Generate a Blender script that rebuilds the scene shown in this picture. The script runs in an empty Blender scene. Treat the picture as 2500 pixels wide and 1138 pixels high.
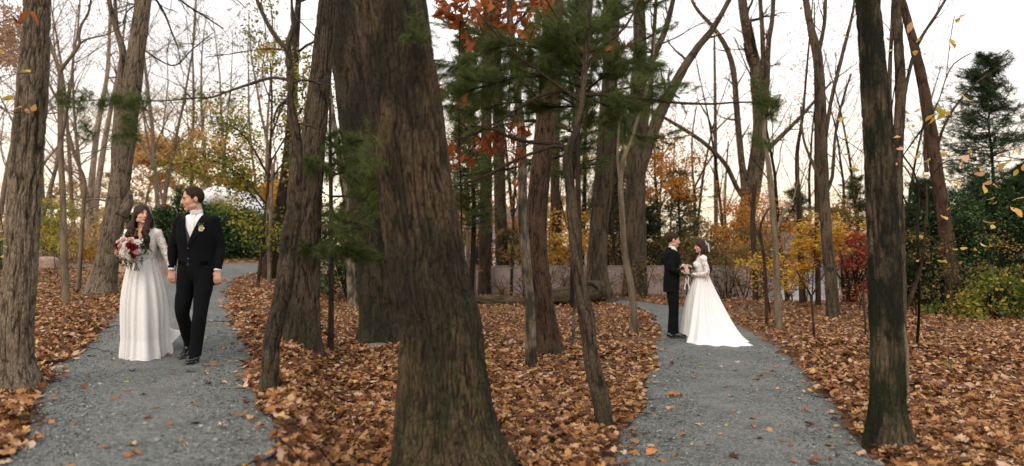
import bpy, bmesh, math, random
import numpy as np
from mathutils import Vector, Matrix, Quaternion
from mathutils.bvhtree import BVHTree

SC = bpy.context.scene
COL = SC.collection
rnd = random.Random(7)
NR = np.random.default_rng(11)

# ------------------------------------------------------------------ camera
F = 1800.0            # focal length in photo pixels (photo is 2500 wide)
HOR = 600.0           # photo row of the horizon
CAMZ = 1.62
cam_d = bpy.data.cameras.new('camera')
cam = bpy.data.objects.new('camera', cam_d)
COL.objects.link(cam)
cam.location = (0, 0, CAMZ)
cam.rotation_euler = (math.radians(90), 0, 0)
cam_d.sensor_width = 36
cam_d.lens = 36 * F / 2500
cam_d.shift_y = (HOR - 569) / 2500
cam_d.clip_end = 2000
cam_d.clip_start = 0.05
cam_d.dof.use_dof = True
cam_d.dof.focus_distance = 9.6
cam_d.dof.aperture_fstop = 1.15
SC.camera = cam

# ------------------------------------------------------------------ world and sun
SUN_EL, SUN_AZ = 38.0, 200.0      # veiled sun high behind the camera; thin cloud all over
w = bpy.data.worlds.new('World')
SC.world = w
w.use_nodes = True
nt = w.node_tree
for n in list(nt.nodes):
    nt.nodes.remove(n)
wo = nt.nodes.new('ShaderNodeOutputWorld')
bg = nt.nodes.new('ShaderNodeBackground')
sky = nt.nodes.new('ShaderNodeTexSky')
sky.sky_type = 'NISHITA'
sky.sun_disc = False
sky.sun_elevation = math.radians(SUN_EL)
sky.sun_rotation = math.radians(SUN_AZ)
sky.dust_density = 3.0
tc = nt.nodes.new('ShaderNodeTexCoord')
sep = nt.nodes.new('ShaderNodeSeparateXYZ')
nt.links.new(tc.outputs['Generated'], sep.inputs[0])
ramp = nt.nodes.new('ShaderNodeValToRGB')     # a thin bright overcast, creamy near the horizon
r = ramp.color_ramp
r.elements[0].position = 0.0; r.elements[0].color = (1.0, 0.78, 0.50, 1)
r.elements[1].position = 0.42; r.elements[1].color = (0.955, 0.94, 0.965, 1)
e = r.elements.new(0.10); e.color = (1.0, 0.86, 0.69, 1)
e = r.elements.new(0.22); e.color = (1.0, 0.935, 0.90, 1)
nt.links.new(sep.outputs['Z'], ramp.inputs[0])
nz = nt.nodes.new('ShaderNodeTexNoise'); nz.inputs['Scale'].default_value = 2.2; nz.inputs['Detail'].default_value = 5
mp = nt.nodes.new('ShaderNodeMapping'); mp.inputs['Scale'].default_value = (1, 1, 3.5)
nt.links.new(tc.outputs['Generated'], mp.inputs[0]); nt.links.new(mp.outputs[0], nz.inputs['Vector'])
mr = nt.nodes.new('ShaderNodeMapRange')
mr.inputs['From Min'].default_value = 0.3; mr.inputs['From Max'].default_value = 0.65
mr.inputs['To Min'].default_value = 0.80; mr.inputs['To Max'].default_value = 0.97
nt.links.new(nz.outputs['Fac'], mr.inputs['Value'])
sc_ = nt.nodes.new('ShaderNodeVectorMath'); sc_.operation = 'SCALE'; sc_.inputs['Scale'].default_value = 9.8
nt.links.new(ramp.outputs[0], sc_.inputs[0])
mix = nt.nodes.new('ShaderNodeMix'); mix.data_type = 'RGBA'
nt.links.new(mr.outputs[0], mix.inputs['Factor'])
nt.links.new(sky.outputs[0], mix.inputs['A'])
nt.links.new(sc_.outputs[0], mix.inputs['B'])
nt.links.new(mix.outputs['Result'], bg.inputs['Color'])
bg.inputs['Strength'].default_value = 0.12
nt.links.new(bg.outputs[0], wo.inputs[0])

sl = bpy.data.lights.new('sun', 'SUN')
sl.energy = 1.5
sl.angle = math.radians(45)
sl.color = (1.0, 0.86, 0.70)
so = bpy.data.objects.new('sun', sl)
COL.objects.link(so)
_az, _el = math.radians(SUN_AZ), math.radians(SUN_EL)
_dir = Vector((math.sin(_az) * math.cos(_el), math.cos(_az) * math.cos(_el), math.sin(_el)))
so.rotation_euler = (-_dir).to_track_quat('-Z', 'Y').to_euler()
so.location = (0, 10, 20)

SC.view_settings.view_transform = 'Standard'
SC.view_settings.look = 'None'
SC.view_settings.gamma = 1
SC.view_settings.use_curve_mapping = False
SC.view_settings.exposure = 0.42
SC.render.engine = 'CYCLES'
SC.cycles.max_bounces = 5
SC.cycles.diffuse_bounces = 3
SC.cycles.glossy_bounces = 2
SC.cycles.transmission_bounces = 3
SC.cycles.transparent_max_bounces = 10
SC.cycles.caustics_reflective = False
SC.cycles.caustics_refractive = False
SC.cycles.use_denoising = True

# ------------------------------------------------------------------ terrain and pixel helpers
def sstep(a, b, x):
    t = np.clip((x - a) / (b - a), 0, 1)
    return t * t * (3 - 2 * t)

def hash3(ix, iy, iz, seed):
    h = (ix.astype(np.int64) * 374761393 + iy.astype(np.int64) * 668265263 + iz.astype(np.int64) * 2147483647 + seed * 974711) & 0xffffffff
    h = ((h ^ (h >> 13)) * 1274126177) & 0xffffffff
    h = (h ^ (h >> 16)) & 0xffffffff
    return h / 4294967295.0

def noise3(x, y, z, seed=0):
    x, y, z = np.broadcast_arrays(np.asarray(x, float), np.asarray(y, float), np.asarray(z, float))
    ix, iy, iz = np.floor(x).astype(np.int64), np.floor(y).astype(np.int64), np.floor(z).astype(np.int64)
    fx, fy, fz = x - ix, y - iy, z - iz
    fx, fy, fz = fx * fx * (3 - 2 * fx), fy * fy * (3 - 2 * fy), fz * fz * (3 - 2 * fz)
    r = 0
    for a in (0, 1):
        wx = fx if a else 1 - fx
        for b in (0, 1):
            wy = fy if b else 1 - fy
            for c in (0, 1):
                wz = fz if c else 1 - fz
                r = r + wx * wy * wz * hash3(ix + a, iy + b, iz + c, seed)
    return r

ZL = CAMZ - 1.234
def ground_h(x, y):
    x = np.asarray(x, float); y = np.asarray(y, float)
    wd = 0.25 + 0.12 * np.maximum(0, y - 8)
    s = x + 0.263 * y
    wl = 1 - sstep(-wd, wd, s)
    wl = wl * sstep(-2, 1.5, y)
    left = ZL + 0.76 * sstep(12, 32, y)
    right = -1.1 * sstep(20, 28, y) * sstep(4.0, 8.0, x) + 0.22 * np.exp(-((x - 6.0) ** 2 + (y - 18.5) ** 2) / 1.6)
    z = wl * left + (1 - wl) * right
    z = z + 0.05 * (noise3(x * 0.5, y * 0.5, 0, 3) - 0.5) * sstep(3, 7, y)
    return z

def gh(x, y):
    return float(ground_h(x, y))

def pt(px, py, Y):
    return Vector(((px - 1250) / F * Y, Y, CAMZ - (py - HOR) / F * Y))

def gp(px, py):
    """the point of the ground seen at a photo pixel"""
    ys = np.concatenate([np.linspace(2.5, 45, 3400), np.linspace(45, 300, 1000)])
    xs = (px - 1250) / F * ys
    zr = CAMZ - (py - HOR) / F * ys
    d = zr - ground_h(xs, ys)
    k = np.argmax(d < 0)
    if not (d < 0).any():
        k = len(ys) - 1
    Y = ys[k]
    return Vector((xs[k], Y, gh(xs[k], Y)))

# ------------------------------------------------------------------ mesh helpers
class Geo:
    def __init__(s):
        s.v = []; s.q = []; s.t = []; s.n = 0; s.att = []
    def add(s, v, q=None, t=None, att=None):
        v = np.asarray(v, np.float32).reshape(-1, 3)
        if q is not None and len(q): s.q.append(np.asarray(q, np.int32).reshape(-1, 4) + s.n)
        if t is not None and len(t): s.t.append(np.asarray(t, np.int32).reshape(-1, 3) + s.n)
        s.v.append(v); s.n += len(v)
        s.att.append(np.zeros(len(v), np.float32) if att is None else np.asarray(att, np.float32))
    def mesh(s, name, mat, smooth=True, att=False):
        me = bpy.data.meshes.new(name)
        V = np.concatenate(s.v)
        q = np.concatenate(s.q) if s.q else np.zeros((0, 4), np.int32)
        t = np.concatenate(s.t) if s.t else np.zeros((0, 3), np.int32)
        me.vertices.add(len(V)); me.vertices.foreach_set('co', V.ravel())
        nl = len(q) * 4 + len(t) * 3
        me.loops.add(nl)
        me.loops.foreach_set('vertex_index', np.concatenate([q.ravel(), t.ravel()]))
        st = np.concatenate([np.arange(len(q)) * 4, len(q) * 4 + np.arange(len(t)) * 3]).astype(np.int32)
        me.polygons.add(len(st)); me.polygons.foreach_set('loop_start', st)
        me.polygons.foreach_set('use_smooth', np.full(len(st), smooth))
        if att:
            a = me.attributes.new('ridge', 'FLOAT', 'POINT')
            a.data.foreach_set('value', np.concatenate(s.att))
        me.update(calc_edges=True)
        if mat: me.materials.append(mat)
        return me
    def obj(s, name, mat, parent=None, smooth=True, att=False, kind=None):
        o = bpy.data.objects.new(name, s.mesh(name, mat, smooth, att))
        COL.objects.link(o)
        if parent is not None:
            o.parent = parent
            o.matrix_parent_inverse = parent_inv(parent)
        if kind: o['kind'] = kind
        return o

def parent_inv(p):
    return world_mat(p).inverted()

def world_mat(o):
    m = Matrix.LocRotScale(o.location, o.rotation_euler, o.scale)
    if o.parent is not None:
        return world_mat(o.parent) @ o.matrix_parent_inverse @ m
    return m

def thing(name, label, cat, loc=(0, 0, 0), group=None, rz=0):
    o = bpy.data.objects.new(name, None)
    COL.objects.link(o)
    o.empty_display_size = 0.2
    o.location = loc; o.rotation_euler = (0, 0, rz)
    o['label'] = label; o['category'] = cat
    if group: o['group'] = group
    return o

def tag(o, label=None, cat=None, group=None, kind=None):
    if label: o['label'] = label
    if cat: o['category'] = cat
    if group: o['group'] = group
    if kind: o['kind'] = kind
    return o

def link(name, me, parent, mat4=None):
    """a child object that shares mesh data, in the parent's local space"""
    o = bpy.data.objects.new(name, me); COL.objects.link(o)
    o.parent = parent
    if mat4 is not None: o.matrix_local = mat4
    return o

def copy_tree(root):
    r_ = root.copy(); COL.objects.link(r_)
    for ch in KIDS.get(root.name, []):
        c = ch.copy(); COL.objects.link(c); c.parent = r_
    return r_
KIDS = {}

def resample(pts, rad, n):
    """Catmull-Rom through points; rad has the same length"""
    P = np.array([list(p) for p in pts], float); R = np.asarray(rad, float)
    L = np.concatenate([[0], np.cumsum(np.linalg.norm(np.diff(P, axis=0), axis=1))])
    u = np.linspace(0, L[-1], n)
    k = np.clip(np.searchsorted(L, u, side='right') - 1, 0, len(P) - 2)
    t = (u - L[k]) / np.maximum(L[k + 1] - L[k], 1e-9)
    def g(i): return P[np.clip(i, 0, len(P) - 1)]
    p0, p1, p2, p3 = g(k - 1), g(k), g(k + 1), g(k + 2)
    t_ = t[:, None]
    out = 0.5 * ((2 * p1) + (-p0 + p2) * t_ + (2 * p0 - 5 * p1 + 4 * p2 - p3) * t_ ** 2 + (-p0 + 3 * p1 - 3 * p2 + p3) * t_ ** 3)
    return out, np.interp(u, L, R), u

def frames(P, side=None):
    T = np.gradient(P, axis=0); T /= np.maximum(np.linalg.norm(T, axis=1, keepdims=True), 1e-9)
    n = len(P); A = np.zeros((n, 3)); B = np.zeros((n, 3))
    a = np.array(side if side is not None else ([1., 0, 0] if abs(T[0][0]) < 0.9 else [0, 1., 0]), float)
    for i in range(n):
        a = a - T[i] * a.dot(T[i]); a /= max(np.linalg.norm(a), 1e-9)
        A[i] = a; B[i] = np.cross(T[i], a)
        if side is not None: a = np.array(side, float)
    return T, A, B

def tube(geo, pts, rad, sides=6, cap=False, side=None, radb=None, att=0.6):
    P = np.array([list(p) for p in pts], float); n = len(P)
    T, A, B = frames(P, side)
    R = np.asarray(rad, float).reshape(-1, 1, 1) * np.ones((n, 1, 1))
    RB = R if radb is None else np.asarray(radb, float).reshape(-1, 1, 1)
    th = np.arange(sides) / sides * 2 * math.pi
    V = P[:, None, :] + A[:, None, :] * np.cos(th)[None, :, None] * R + B[:, None, :] * np.sin(th)[None, :, None] * RB
    i = np.arange(n - 1)[:, None] * sides; j = np.arange(sides)[None, :]; j2 = (j + 1) % sides
    Q = np.stack([i + j, i + j2, i + sides + j2, i + sides + j], -1).reshape(-1, 4)
    V = V.reshape(-1, 3); tr = []
    if cap:
        c0, c1 = len(V), len(V) + 1
        V = np.concatenate([V, P[:1], P[-1:]])
        for k in range(sides):
            k2 = (k + 1) % sides
            tr.append((c0, k2, k)); tr.append((c1, (n - 1) * sides + k, (n - 1) * sides + k2))
    geo.add(V, Q, tr, np.full(len(V), att))

def bark_tube(geo, pts, rad, sides=48, step=0.04, depth=0.012, freq=18, flare=0.0, flare_h=0.35, seed=0, lump=0.05, stretch=0.13):
    L = sum((Vector(pts[i + 1]) - Vector(pts[i])).length for i in range(len(pts) - 1))
    n = max(8, int(L / step))
    P, R, u = resample(pts, rad, n)
    T, A, B = frames(P)
    th = np.arange(sides) / sides * 2 * math.pi
    ca, sa = np.cos(th)[None], np.sin(th)[None]
    U = u[:, None]
    fl = 0
    if flare > 0:
        e_ = np.exp(-U / flare_h)
        ph = seed * 1.7
        lobe = 0.55 + 0.35 * np.cos(5 * th[None] + ph) + 0.25 * np.cos(3 * th[None] + ph * 2)
        fl = flare * e_ * (0.55 + 0.6 * lobe)
    Rr = R[:, None]
    cx, cy = ca * Rr * freq, sa * Rr * freq
    uz = U * freq * stretch
    wob = (noise3(cx * 0.4, cy * 0.4, uz * 2.2, seed) - 0.5) * .9
    n1 = noise3(cx + wob, cy + wob, uz, seed + 1)
    n2 = noise3(cx * 2.1 + wob, cy * 2.1, uz * 2.3, seed + 2)
    n3 = noise3(cx * 0.8, cy * 0.8, uz * 5.5, seed + 5)
    ridge = np.clip(np.abs(2 * n1 - 1) * 2.7, 0, 1) ** .8 * (.5 + .5 * np.clip(np.abs(2 * n2 - 1) * 3.2, 0, 1)) * (.72 + .28 * (n3 < .7))
    big = noise3(ca * 1.3 + 5, sa * 1.3, U * 1.6, seed + 3) - 0.5
    RR = Rr * (1 + fl + big * lump * 2) + depth * (ridge - 0.5) * 1.5
    V = P[:, None, :] + A[:, None, :] * (ca * RR)[..., None] + B[:, None, :] * (sa * RR)[..., None]
    i = np.arange(n - 1)[:, None] * sides; j = np.arange(sides)[None, :]; j2 = (j + 1) % sides
    Q = np.stack([i + j, i + j2, i + sides + j2, i + sides + j], -1).reshape(-1, 4)
    geo.add(V.reshape(-1, 3), Q, None, np.clip(ridge, 0, 1).ravel())
    return P, R

# ------------------------------------------------------------------ materials
def new_mat(name):
    m = bpy.data.materials.new(name); m.use_nodes = True
    n = m.node_tree.nodes; b = n['Principled BSDF']
    return m, m.node_tree, b

def N(nt_, typ, **kw):
    n = nt_.nodes.new(typ)
    for k, v in kw.items():
        if k in n.inputs: n.inputs[k].default_value = v
        else: setattr(n, k, v)
    return n

def mixc(nt_, fac, a, b, mode='MIX'):
    m = nt_.nodes.new('ShaderNodeMix'); m.data_type = 'RGBA'; m.blend_type = mode
    for s, v in (('Factor', fac), ('A', a), ('B', b)):
        if isinstance(v, bpy.types.NodeSocket): nt_.links.new(v, m.inputs[s])
        elif s == 'Factor': m.inputs['Factor'].default_value = v
        else: m.inputs[s].default_value = (*v, 1) if len(v) == 3 else v
    return m.outputs['Result']

def rampn(nt_, src, stops, interp='LINEAR'):
    r_ = nt_.nodes.new('ShaderNodeValToRGB'); cr = r_.color_ramp; cr.interpolation = interp
    while len(cr.elements) > 1: cr.elements.remove(cr.elements[-1])
    cr.elements[0].position = stops[0][0]; cr.elements[0].color = (*stops[0][1], 1)
    for p, c in stops[1:]:
        e_ = cr.elements.new(p); e_.color = (*c, 1)
    nt_.links.new(src, r_.inputs[0])
    return r_.outputs[0]

def coords(nt_, scale=(1, 1, 1), kind='Object'):
    t = nt_.nodes.new('ShaderNodeTexCoord'); m = nt_.nodes.new('ShaderNodeMapping')
    m.inputs['Scale'].default_value = scale
    nt_.links.new(t.outputs[kind], m.inputs[0])
    return m.outputs[0]

def noisen(nt_, vec, scale, detail=4, rough=0.6):
    n = N(nt_, 'ShaderNodeTexNoise', Scale=scale, Detail=detail, Roughness=rough)
    nt_.links.new(vec, n.inputs['Vector']); return n.outputs['Fac']

def bump(nt_, b, h, strength=0.5, dist=0.01):
    bn = N(nt_, 'ShaderNodeBump', Strength=strength, Distance=dist)
    nt_.links.new(h, bn.inputs['Height']); nt_.links.new(bn.outputs[0], b.inputs['Normal'])

def bark_mat(name, light, dark, blotch=(0.012, 0.012, 0.008), blotch_amt=0.5, moss=0.0, fine=60, blotch_scale=3.0, crack=0.8):
    m, t, b = new_mat(name)
    at = N(t, 'ShaderNodeAttribute', attribute_name='ridge')
    v = coords(t, (1, 1, 0.28))
    n1 = noisen(t, v, fine, 6, 0.7)
    n0 = noisen(t, v, fine * 0.3, 4, 0.6)
    ad = N(t, 'ShaderNodeMath', operation='MULTIPLY_ADD'); t.links.new(at.outputs['Fac'], ad.inputs[0])
    ad.inputs[1].default_value = 0.95
    t.links.new(n1, ad.inputs[2])
    s2 = N(t, 'ShaderNodeMath', operation='ADD'); t.links.new(ad.outputs[0], s2.inputs[0]); t.links.new(n0, s2.inputs[1])
    mr_ = N(t, 'ShaderNodeMapRange'); mr_.inputs['From Min'].default_value = 1.0; mr_.inputs['From Max'].default_value = 1.62
    t.links.new(s2.outputs[0], mr_.inputs['Value'])
    c = mixc(t, mr_.outputs[0], dark, light)
    v2 = coords(t, (1, 1, 0.4))
    nb = noisen(t, v2, blotch_scale, 5, 0.62)
    rb = rampn(t, nb, [(0.50 - 0.12 * blotch_amt, (0, 0, 0)), (0.62 - 0.08 * blotch_amt, (1, 1, 1))])
    mb = N(t, 'ShaderNodeMath', operation='MULTIPLY'); t.links.new(rb, mb.inputs[0]); mb.inputs[1].default_value = min(1, blotch_amt * 1.1)
    c = mixc(t, mb.outputs[0], c, blotch)
    if moss > 0:
        nm = noisen(t, v2, 5, 5, 0.7)
        sx = N(t, 'ShaderNodeSeparateXYZ'); tc_ = N(t, 'ShaderNodeTexCoord'); t.links.new(tc_.outputs['Object'], sx.inputs[0])
        mh = N(t, 'ShaderNodeMapRange'); mh.inputs['From Min'].default_value = 0.0; mh.inputs['From Max'].default_value = 1.3
        mh.inputs['To Min'].default_value = moss; mh.inputs['To Max'].default_value = moss * 0.2
        t.links.new(sx.outputs['Z'], mh.inputs['Value'])
        rm = rampn(t, nm, [(0.42, (0, 0, 0)), (0.6, (1, 1, 1))])
        mm = N(t, 'ShaderNodeMath', operation='MULTIPLY'); t.links.new(rm, mm.inputs[0]); t.links.new(mh.outputs[0], mm.inputs[1])
        c = mixc(t, mm.outputs[0], c, (0.055, 0.065, 0.02))
    t.links.new(c, b.inputs['Base Color'])
    b.inputs['Roughness'].default_value = 0.9
    b.inputs['Specular IOR Level'].default_value = 0.2
    # fine split plates: narrow cracks running up the stem
    nw = N(t, 'ShaderNodeTexNoise', Scale=fine * .35, Detail=3.0); t.links.new(v, nw.inputs['Vector'])
    va = N(t, 'ShaderNodeMix', data_type='RGBA'); va.inputs['Factor'].default_value = .045
    cv = coords(t, (1, 1, .20)); t.links.new(cv, va.inputs['A']); t.links.new(nw.outputs['Color'], va.inputs['B'])
    vo = N(t, 'ShaderNodeTexVoronoi', Scale=fine * 1.15, feature='DISTANCE_TO_EDGE'); t.links.new(va.outputs['Result'], vo.inputs['Vector'])
    ck = rampn(t, vo.outputs['Distance'], [(0.0, (0.30, 0.30, 0.30)), (0.16, (1, 1, 1))])
    c2 = mixc(t, crack, c, ck, 'MULTIPLY'); t.links.new(c2, b.inputs['Base Color'])
    hh = N(t, 'ShaderNodeMath', operation='ADD'); t.links.new(n1, hh.inputs[0]); t.links.new(ck, hh.inputs[1])
    bump(t, b, hh.outputs[0], 0.7, 0.010)
    return m

def leaf_mat(name, stops, trans=0.35, rough=0.6, objrand=False, spec=0.2, clump=None):
    m, t, b = new_mat(name)
    g = N(t, 'ShaderNodeNewGeometry')
    src = g.outputs['Random Per Island']
    if objrand:
        oi = N(t, 'ShaderNodeObjectInfo'); src = oi.outputs['Random']
    if clump:
        nn = noisen(t, coords(t, (1, 1, 1)), clump, 2, 0.5)
        ma = N(t, 'ShaderNodeMath', operation='MULTIPLY_ADD'); t.links.new(nn, ma.inputs[0]); ma.inputs[1].default_value = 1.6
        mb = N(t, 'ShaderNodeMath', operation='MULTIPLY_ADD'); t.links.new(src, mb.inputs[0]); mb.inputs[1].default_value = 0.6; mb.inputs[2].default_value = -0.6
        t.links.new(mb.outputs[0], ma.inputs[2]); src = ma.outputs[0]
    c = rampn(t, src, stops)
    nv = noisen(t, coords(t, (1, 1, 1)), 45, 3, 0.6)
    mrr = N(t, 'ShaderNodeMapRange'); mrr.inputs['To Min'].default_value = 0.65; mrr.inputs['To Max'].default_value = 1.3
    t.links.new(nv, mrr.inputs['Value'])
    vm = N(t, 'ShaderNodeVectorMath', operation='SCALE'); t.links.new(c, vm.inputs[0]); t.links.new(mrr.outputs[0], vm.inputs['Scale'])
    c = vm.outputs[0]
    t.links.new(c, b.inputs['Base Color'])
    b.inputs['Roughness'].default_value = rough
    b.inputs['Specular IOR Level'].default_value = spec
    if trans > 0:
        tr = N(t, 'ShaderNodeBsdfTranslucent'); t.links.new(c, tr.inputs['Color'])
        ms = N(t, 'ShaderNodeMixShader'); ms.inputs[0].default_value = trans
        t.links.new(b.outputs[0], ms.inputs[1]); t.links.new(tr.outputs[0], ms.inputs[2])
        t.links.new(ms.outputs[0], t.nodes['Material Output'].inputs['Surface'])
    return m

def plain(name, col, rough=0.7, spec=0.3, noise=None, amt=0.15, bmp=None, metallic=0):
    m, t, b = new_mat(name)
    if noise:
        nn = noisen(t, coords(t), noise, 4, 0.6)
        lo = tuple(c * (1 - amt) for c in col); hi = tuple(min(1, c * (1 + amt)) for c in col)
        t.links.new(rampn(t, nn, [(0.3, lo), (0.7, hi)]), b.inputs['Base Color'])
        if bmp: bump(t, b, nn, bmp, 0.004)
    else:
        b.inputs['Base Color'].default_value = (*col, 1)
    b.inputs['Roughness'].default_value = rough
    b.inputs['Specular IOR Level'].default_value = spec
    b.inputs['Metallic'].default_value = metallic
    return m

M = {}
M['bark_brown'] = bark_mat('bark_grey_brown', (0.10, 0.074, 0.05), (0.014, 0.010, 0.007), blotch_amt=0.45, moss=0.3, fine=55)
M['bark_left'] = bark_mat('bark_tan_ridged', (0.235, 0.185, 0.13), (0.032, 0.023, 0.016), blotch_amt=0.3, moss=0.2, fine=55)
M['bark_big'] = bark_mat('bark_dark_ridged', (0.092, 0.062, 0.035), (0.008, 0.006, 0.004), blotch_amt=0.70, moss=0.5, fine=45, blotch_scale=3.4)
M['bark_black'] = bark_mat('bark_near_black', (0.07, 0.05, 0.032), (0.006, 0.005, 0.003), blotch_amt=0.7, moss=0.5, fine=45, blotch_scale=3.4)
M['bark_mossy'] = bark_mat('bark_black_mossy', (0.13, 0.093, 0.06), (0.012, 0.009, 0.006), blotch=(0.011, 0.012, 0.006), blotch_amt=0.95, moss=0.5, fine=70, blotch_scale=4.2)
M['bark_red'] = bark_mat('bark_reddish', (0.095, 0.056, 0.034), (0.014, 0.009, 0.006), blotch_amt=0.35, fine=60)
M['bark_mid'] = bark_mat('bark_warm_brown', (0.125, 0.09, 0.06), (0.02, 0.014, 0.01), blotch_amt=0.4, moss=0.3, fine=50)
M['bark_grey'] = bark_mat('bark_smooth_grey', light=(0.20, 0.155, 0.105), dark=(0.10, 0.075, 0.05), crack=.15, blotch_amt=0.3, fine=35, blotch_scale=6, moss=0.15)
M['bark_birch'] = bark_mat('bark_pale_patched', (0.23, 0.185, 0.135), (0.07, 0.055, 0.04), crack=.25, blotch_amt=0.75, fine=35, blotch_scale=6.5, moss=0.2)
M['bark_dark'] = bark_mat('bark_dark_thin', (0.07, 0.045, 0.028), (0.015, 0.010, 0.007), blotch_amt=0.35, fine=60, blotch_scale=7)
M['bark_hazed'] = bark_mat('bark_far_haze_tint', (0.36, 0.28, 0.215), (0.18, 0.135, 0.10), blotch_amt=0.2, fine=25)  # distance haze is painted in: bark colour lightened for the far trees
M['bark_log'] = bark_mat('bark_weathered_log', (0.12, 0.085, 0.055), (0.015, 0.011, 0.007), blotch_amt=0.4, moss=0.5, fine=40)
M['needle'] = leaf_mat('pine_needles', [(0, (0.035, 0.06, 0.018)), (0.5, (0.095, 0.135, 0.036)), (0.85, (0.16, 0.20, 0.06)), (0.97, (0.12, 0.17, 0.05)), (1, (0.35, 0.14, 0.04))], 0.5)
M['needle_dark'] = leaf_mat('dark_needles', [(0, (0.012, 0.028, 0.012)), (0.6, (0.03, 0.06, 0.022)), (1, (0.07, 0.10, 0.035))], 0.2)
M['hedge'] = leaf_mat('hedge_leaves', [(0, (0.012, 0.026, 0.010)), (0.6, (0.03, 0.062, 0.018)), (0.9, (0.07, 0.13, 0.04)), (1, (0.16, 0.2, 0.06))], 0.2, 0.6, spec=0.15)
M['green_yellow'] = leaf_mat('green_and_yellow_leaves', [(0, (0.06, 0.10, 0.02)), (0.35, (0.13, 0.17, 0.035)), (0.6, (0.28, 0.27, 0.05)), (0.82, (0.58, 0.42, 0.06)), (1, (0.66, 0.38, 0.10))], 0.5, clump=1.6)
M['yellow'] = leaf_mat('yellow_leaves', [(0, (0.30, 0.28, 0.05)), (0.3, (0.66, 0.45, 0.06)), (0.75, (0.78, 0.42, 0.07)), (1, (0.60, 0.24, 0.08))], 0.45)
M['yellow_one'] = leaf_mat('single_yellow_leaf', [(0, (0.50, 0.42, 0.08)), (0.4, (0.72, 0.47, 0.12)), (0.75, (0.78, 0.42, 0.14)), (1, (0.70, 0.45, 0.30))], 0.4, objrand=True)
M['orange'] = leaf_mat('orange_leaves', [(0, (0.22, 0.09, 0.025)), (0.5, (0.45, 0.18, 0.035)), (1, (0.62, 0.33, 0.06))], 0.4, clump=0.8)
M['gold'] = leaf_mat('gold_leaves', [(0, (0.35, 0.20, 0.05)), (0.5, (0.6, 0.33, 0.06)), (1, (0.7, 0.45, 0.12))], 0.45)
M['tan'] = leaf_mat('tan_dry_leaves', [(0, (0.25, 0.16, 0.10)), (1, (0.5, 0.33, 0.20))], 0.4)
M['rust_one'] = leaf_mat('single_rust_leaf', [(0, (0.16, 0.045, 0.016)), (0.6, (0.32, 0.09, 0.025)), (1, (0.46, 0.16, 0.045))], 0.4, objrand=True)
M['rust'] = leaf_mat('rust_leaves', [(0, (0.15, 0.05, 0.02)), (0.6, (0.36, 0.12, 0.03)), (1, (0.5, 0.2, 0.05))], 0.35)
M['red'] = leaf_mat('red_leaves', [(0, (0.16, 0.02, 0.018)), (0.6, (0.36, 0.05, 0.04)), (1, (0.5, 0.14, 0.06))], 0.35)
M['coral'] = leaf_mat('coral_leaves', [(0, (0.5, 0.10, 0.05)), (1, (0.75, 0.24, 0.13))], 0.4)
LIT = [(0, (0.045, 0.018, 0.009)), (0.22, (0.12, 0.044, 0.018)), (0.45, (0.235, 0.100, 0.034)), (0.65, (0.36, 0.172, 0.060)), (0.82, (0.45, 0.25, 0.105)), (0.93, (0.48, 0.31, 0.20)), (0.98, (0.54, 0.39, 0.28)), (1, (0.60, 0.36, 0.06))]
M['litter'] = leaf_mat('fallen_brown_leaves', LIT, 0.15, 0.65, spec=0.25)
M['fallen_one'] = leaf_mat('single_fallen_leaf', [(0, (0.28, 0.10, 0.035)), (0.5, (0.48, 0.20, 0.07)), (0.8, (0.58, 0.32, 0.16)), (1, (0.62, 0.48, 0.38))], 0.1, objrand=True)
M['fern'] = leaf_mat('ground_greens', [(0, (0.05, 0.12, 0.02)), (1, (0.3, 0.38, 0.06))], 0.35)
# ------------------------------------------------------------------ ground sheet
def axis(a, b, fine, far, k=1.12):
    v = list(np.arange(a, b, fine)); x, d = b, fine
    while x < far: v.append(x); d *= k; x += d
    v.append(far); return v
ys_ = [-700, -200, -60, -20] + axis(-8, 30, 0.16, 900)
xp = axis(0, 14, 0.16, 900); xs_ = [-x for x in xp[::-1][:-1]] + xp
gx, gy = np.meshgrid(xs_, ys_)
gz = ground_h(gx, gy)
gz = gz + 0.02 * (noise3(gx * 3, gy * 3, 0, 5) - 0.5) * (gy < 26)
nx, ny = len(xs_), len(ys_)
i = np.arange(ny - 1)[:, None] * nx; j = np.arange(nx - 1)[None]
g = Geo(); g.add(np.stack([gx, gy, gz], -1).reshape(-1, 3), np.stack([i + j, i + j + 1, i + nx + j + 1, i + nx + j], -1).reshape(-1, 4))
m, t, b = new_mat('woodland_floor')
v = coords(t)
vo = N(t, 'ShaderNodeTexVoronoi', Scale=13.0); t.links.new(v, vo.inputs['Vector'])
sp = N(t, 'ShaderNodeSeparateXYZ'); t.links.new(vo.outputs['Color'], sp.inputs[0])
c = rampn(t, sp.outputs['X'], [(p, tuple(x * 0.8 for x in q)) for p, q in LIT])
n_ = noisen(t, v, 40, 4, 0.7)
c = mixc(t, rampn(t, n_, [(0.4, (0, 0, 0)), (0.62, (0.8, 0.8, 0.8))]), c, (0.04, 0.022, 0.013))
t.links.new(c, b.inputs['Base Color']); b.inputs['Roughness'].default_value = 0.9
bump(t, b, n_, 0.8, 0.03)
tag(g.obj('ground', m), kind='structure')

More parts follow.
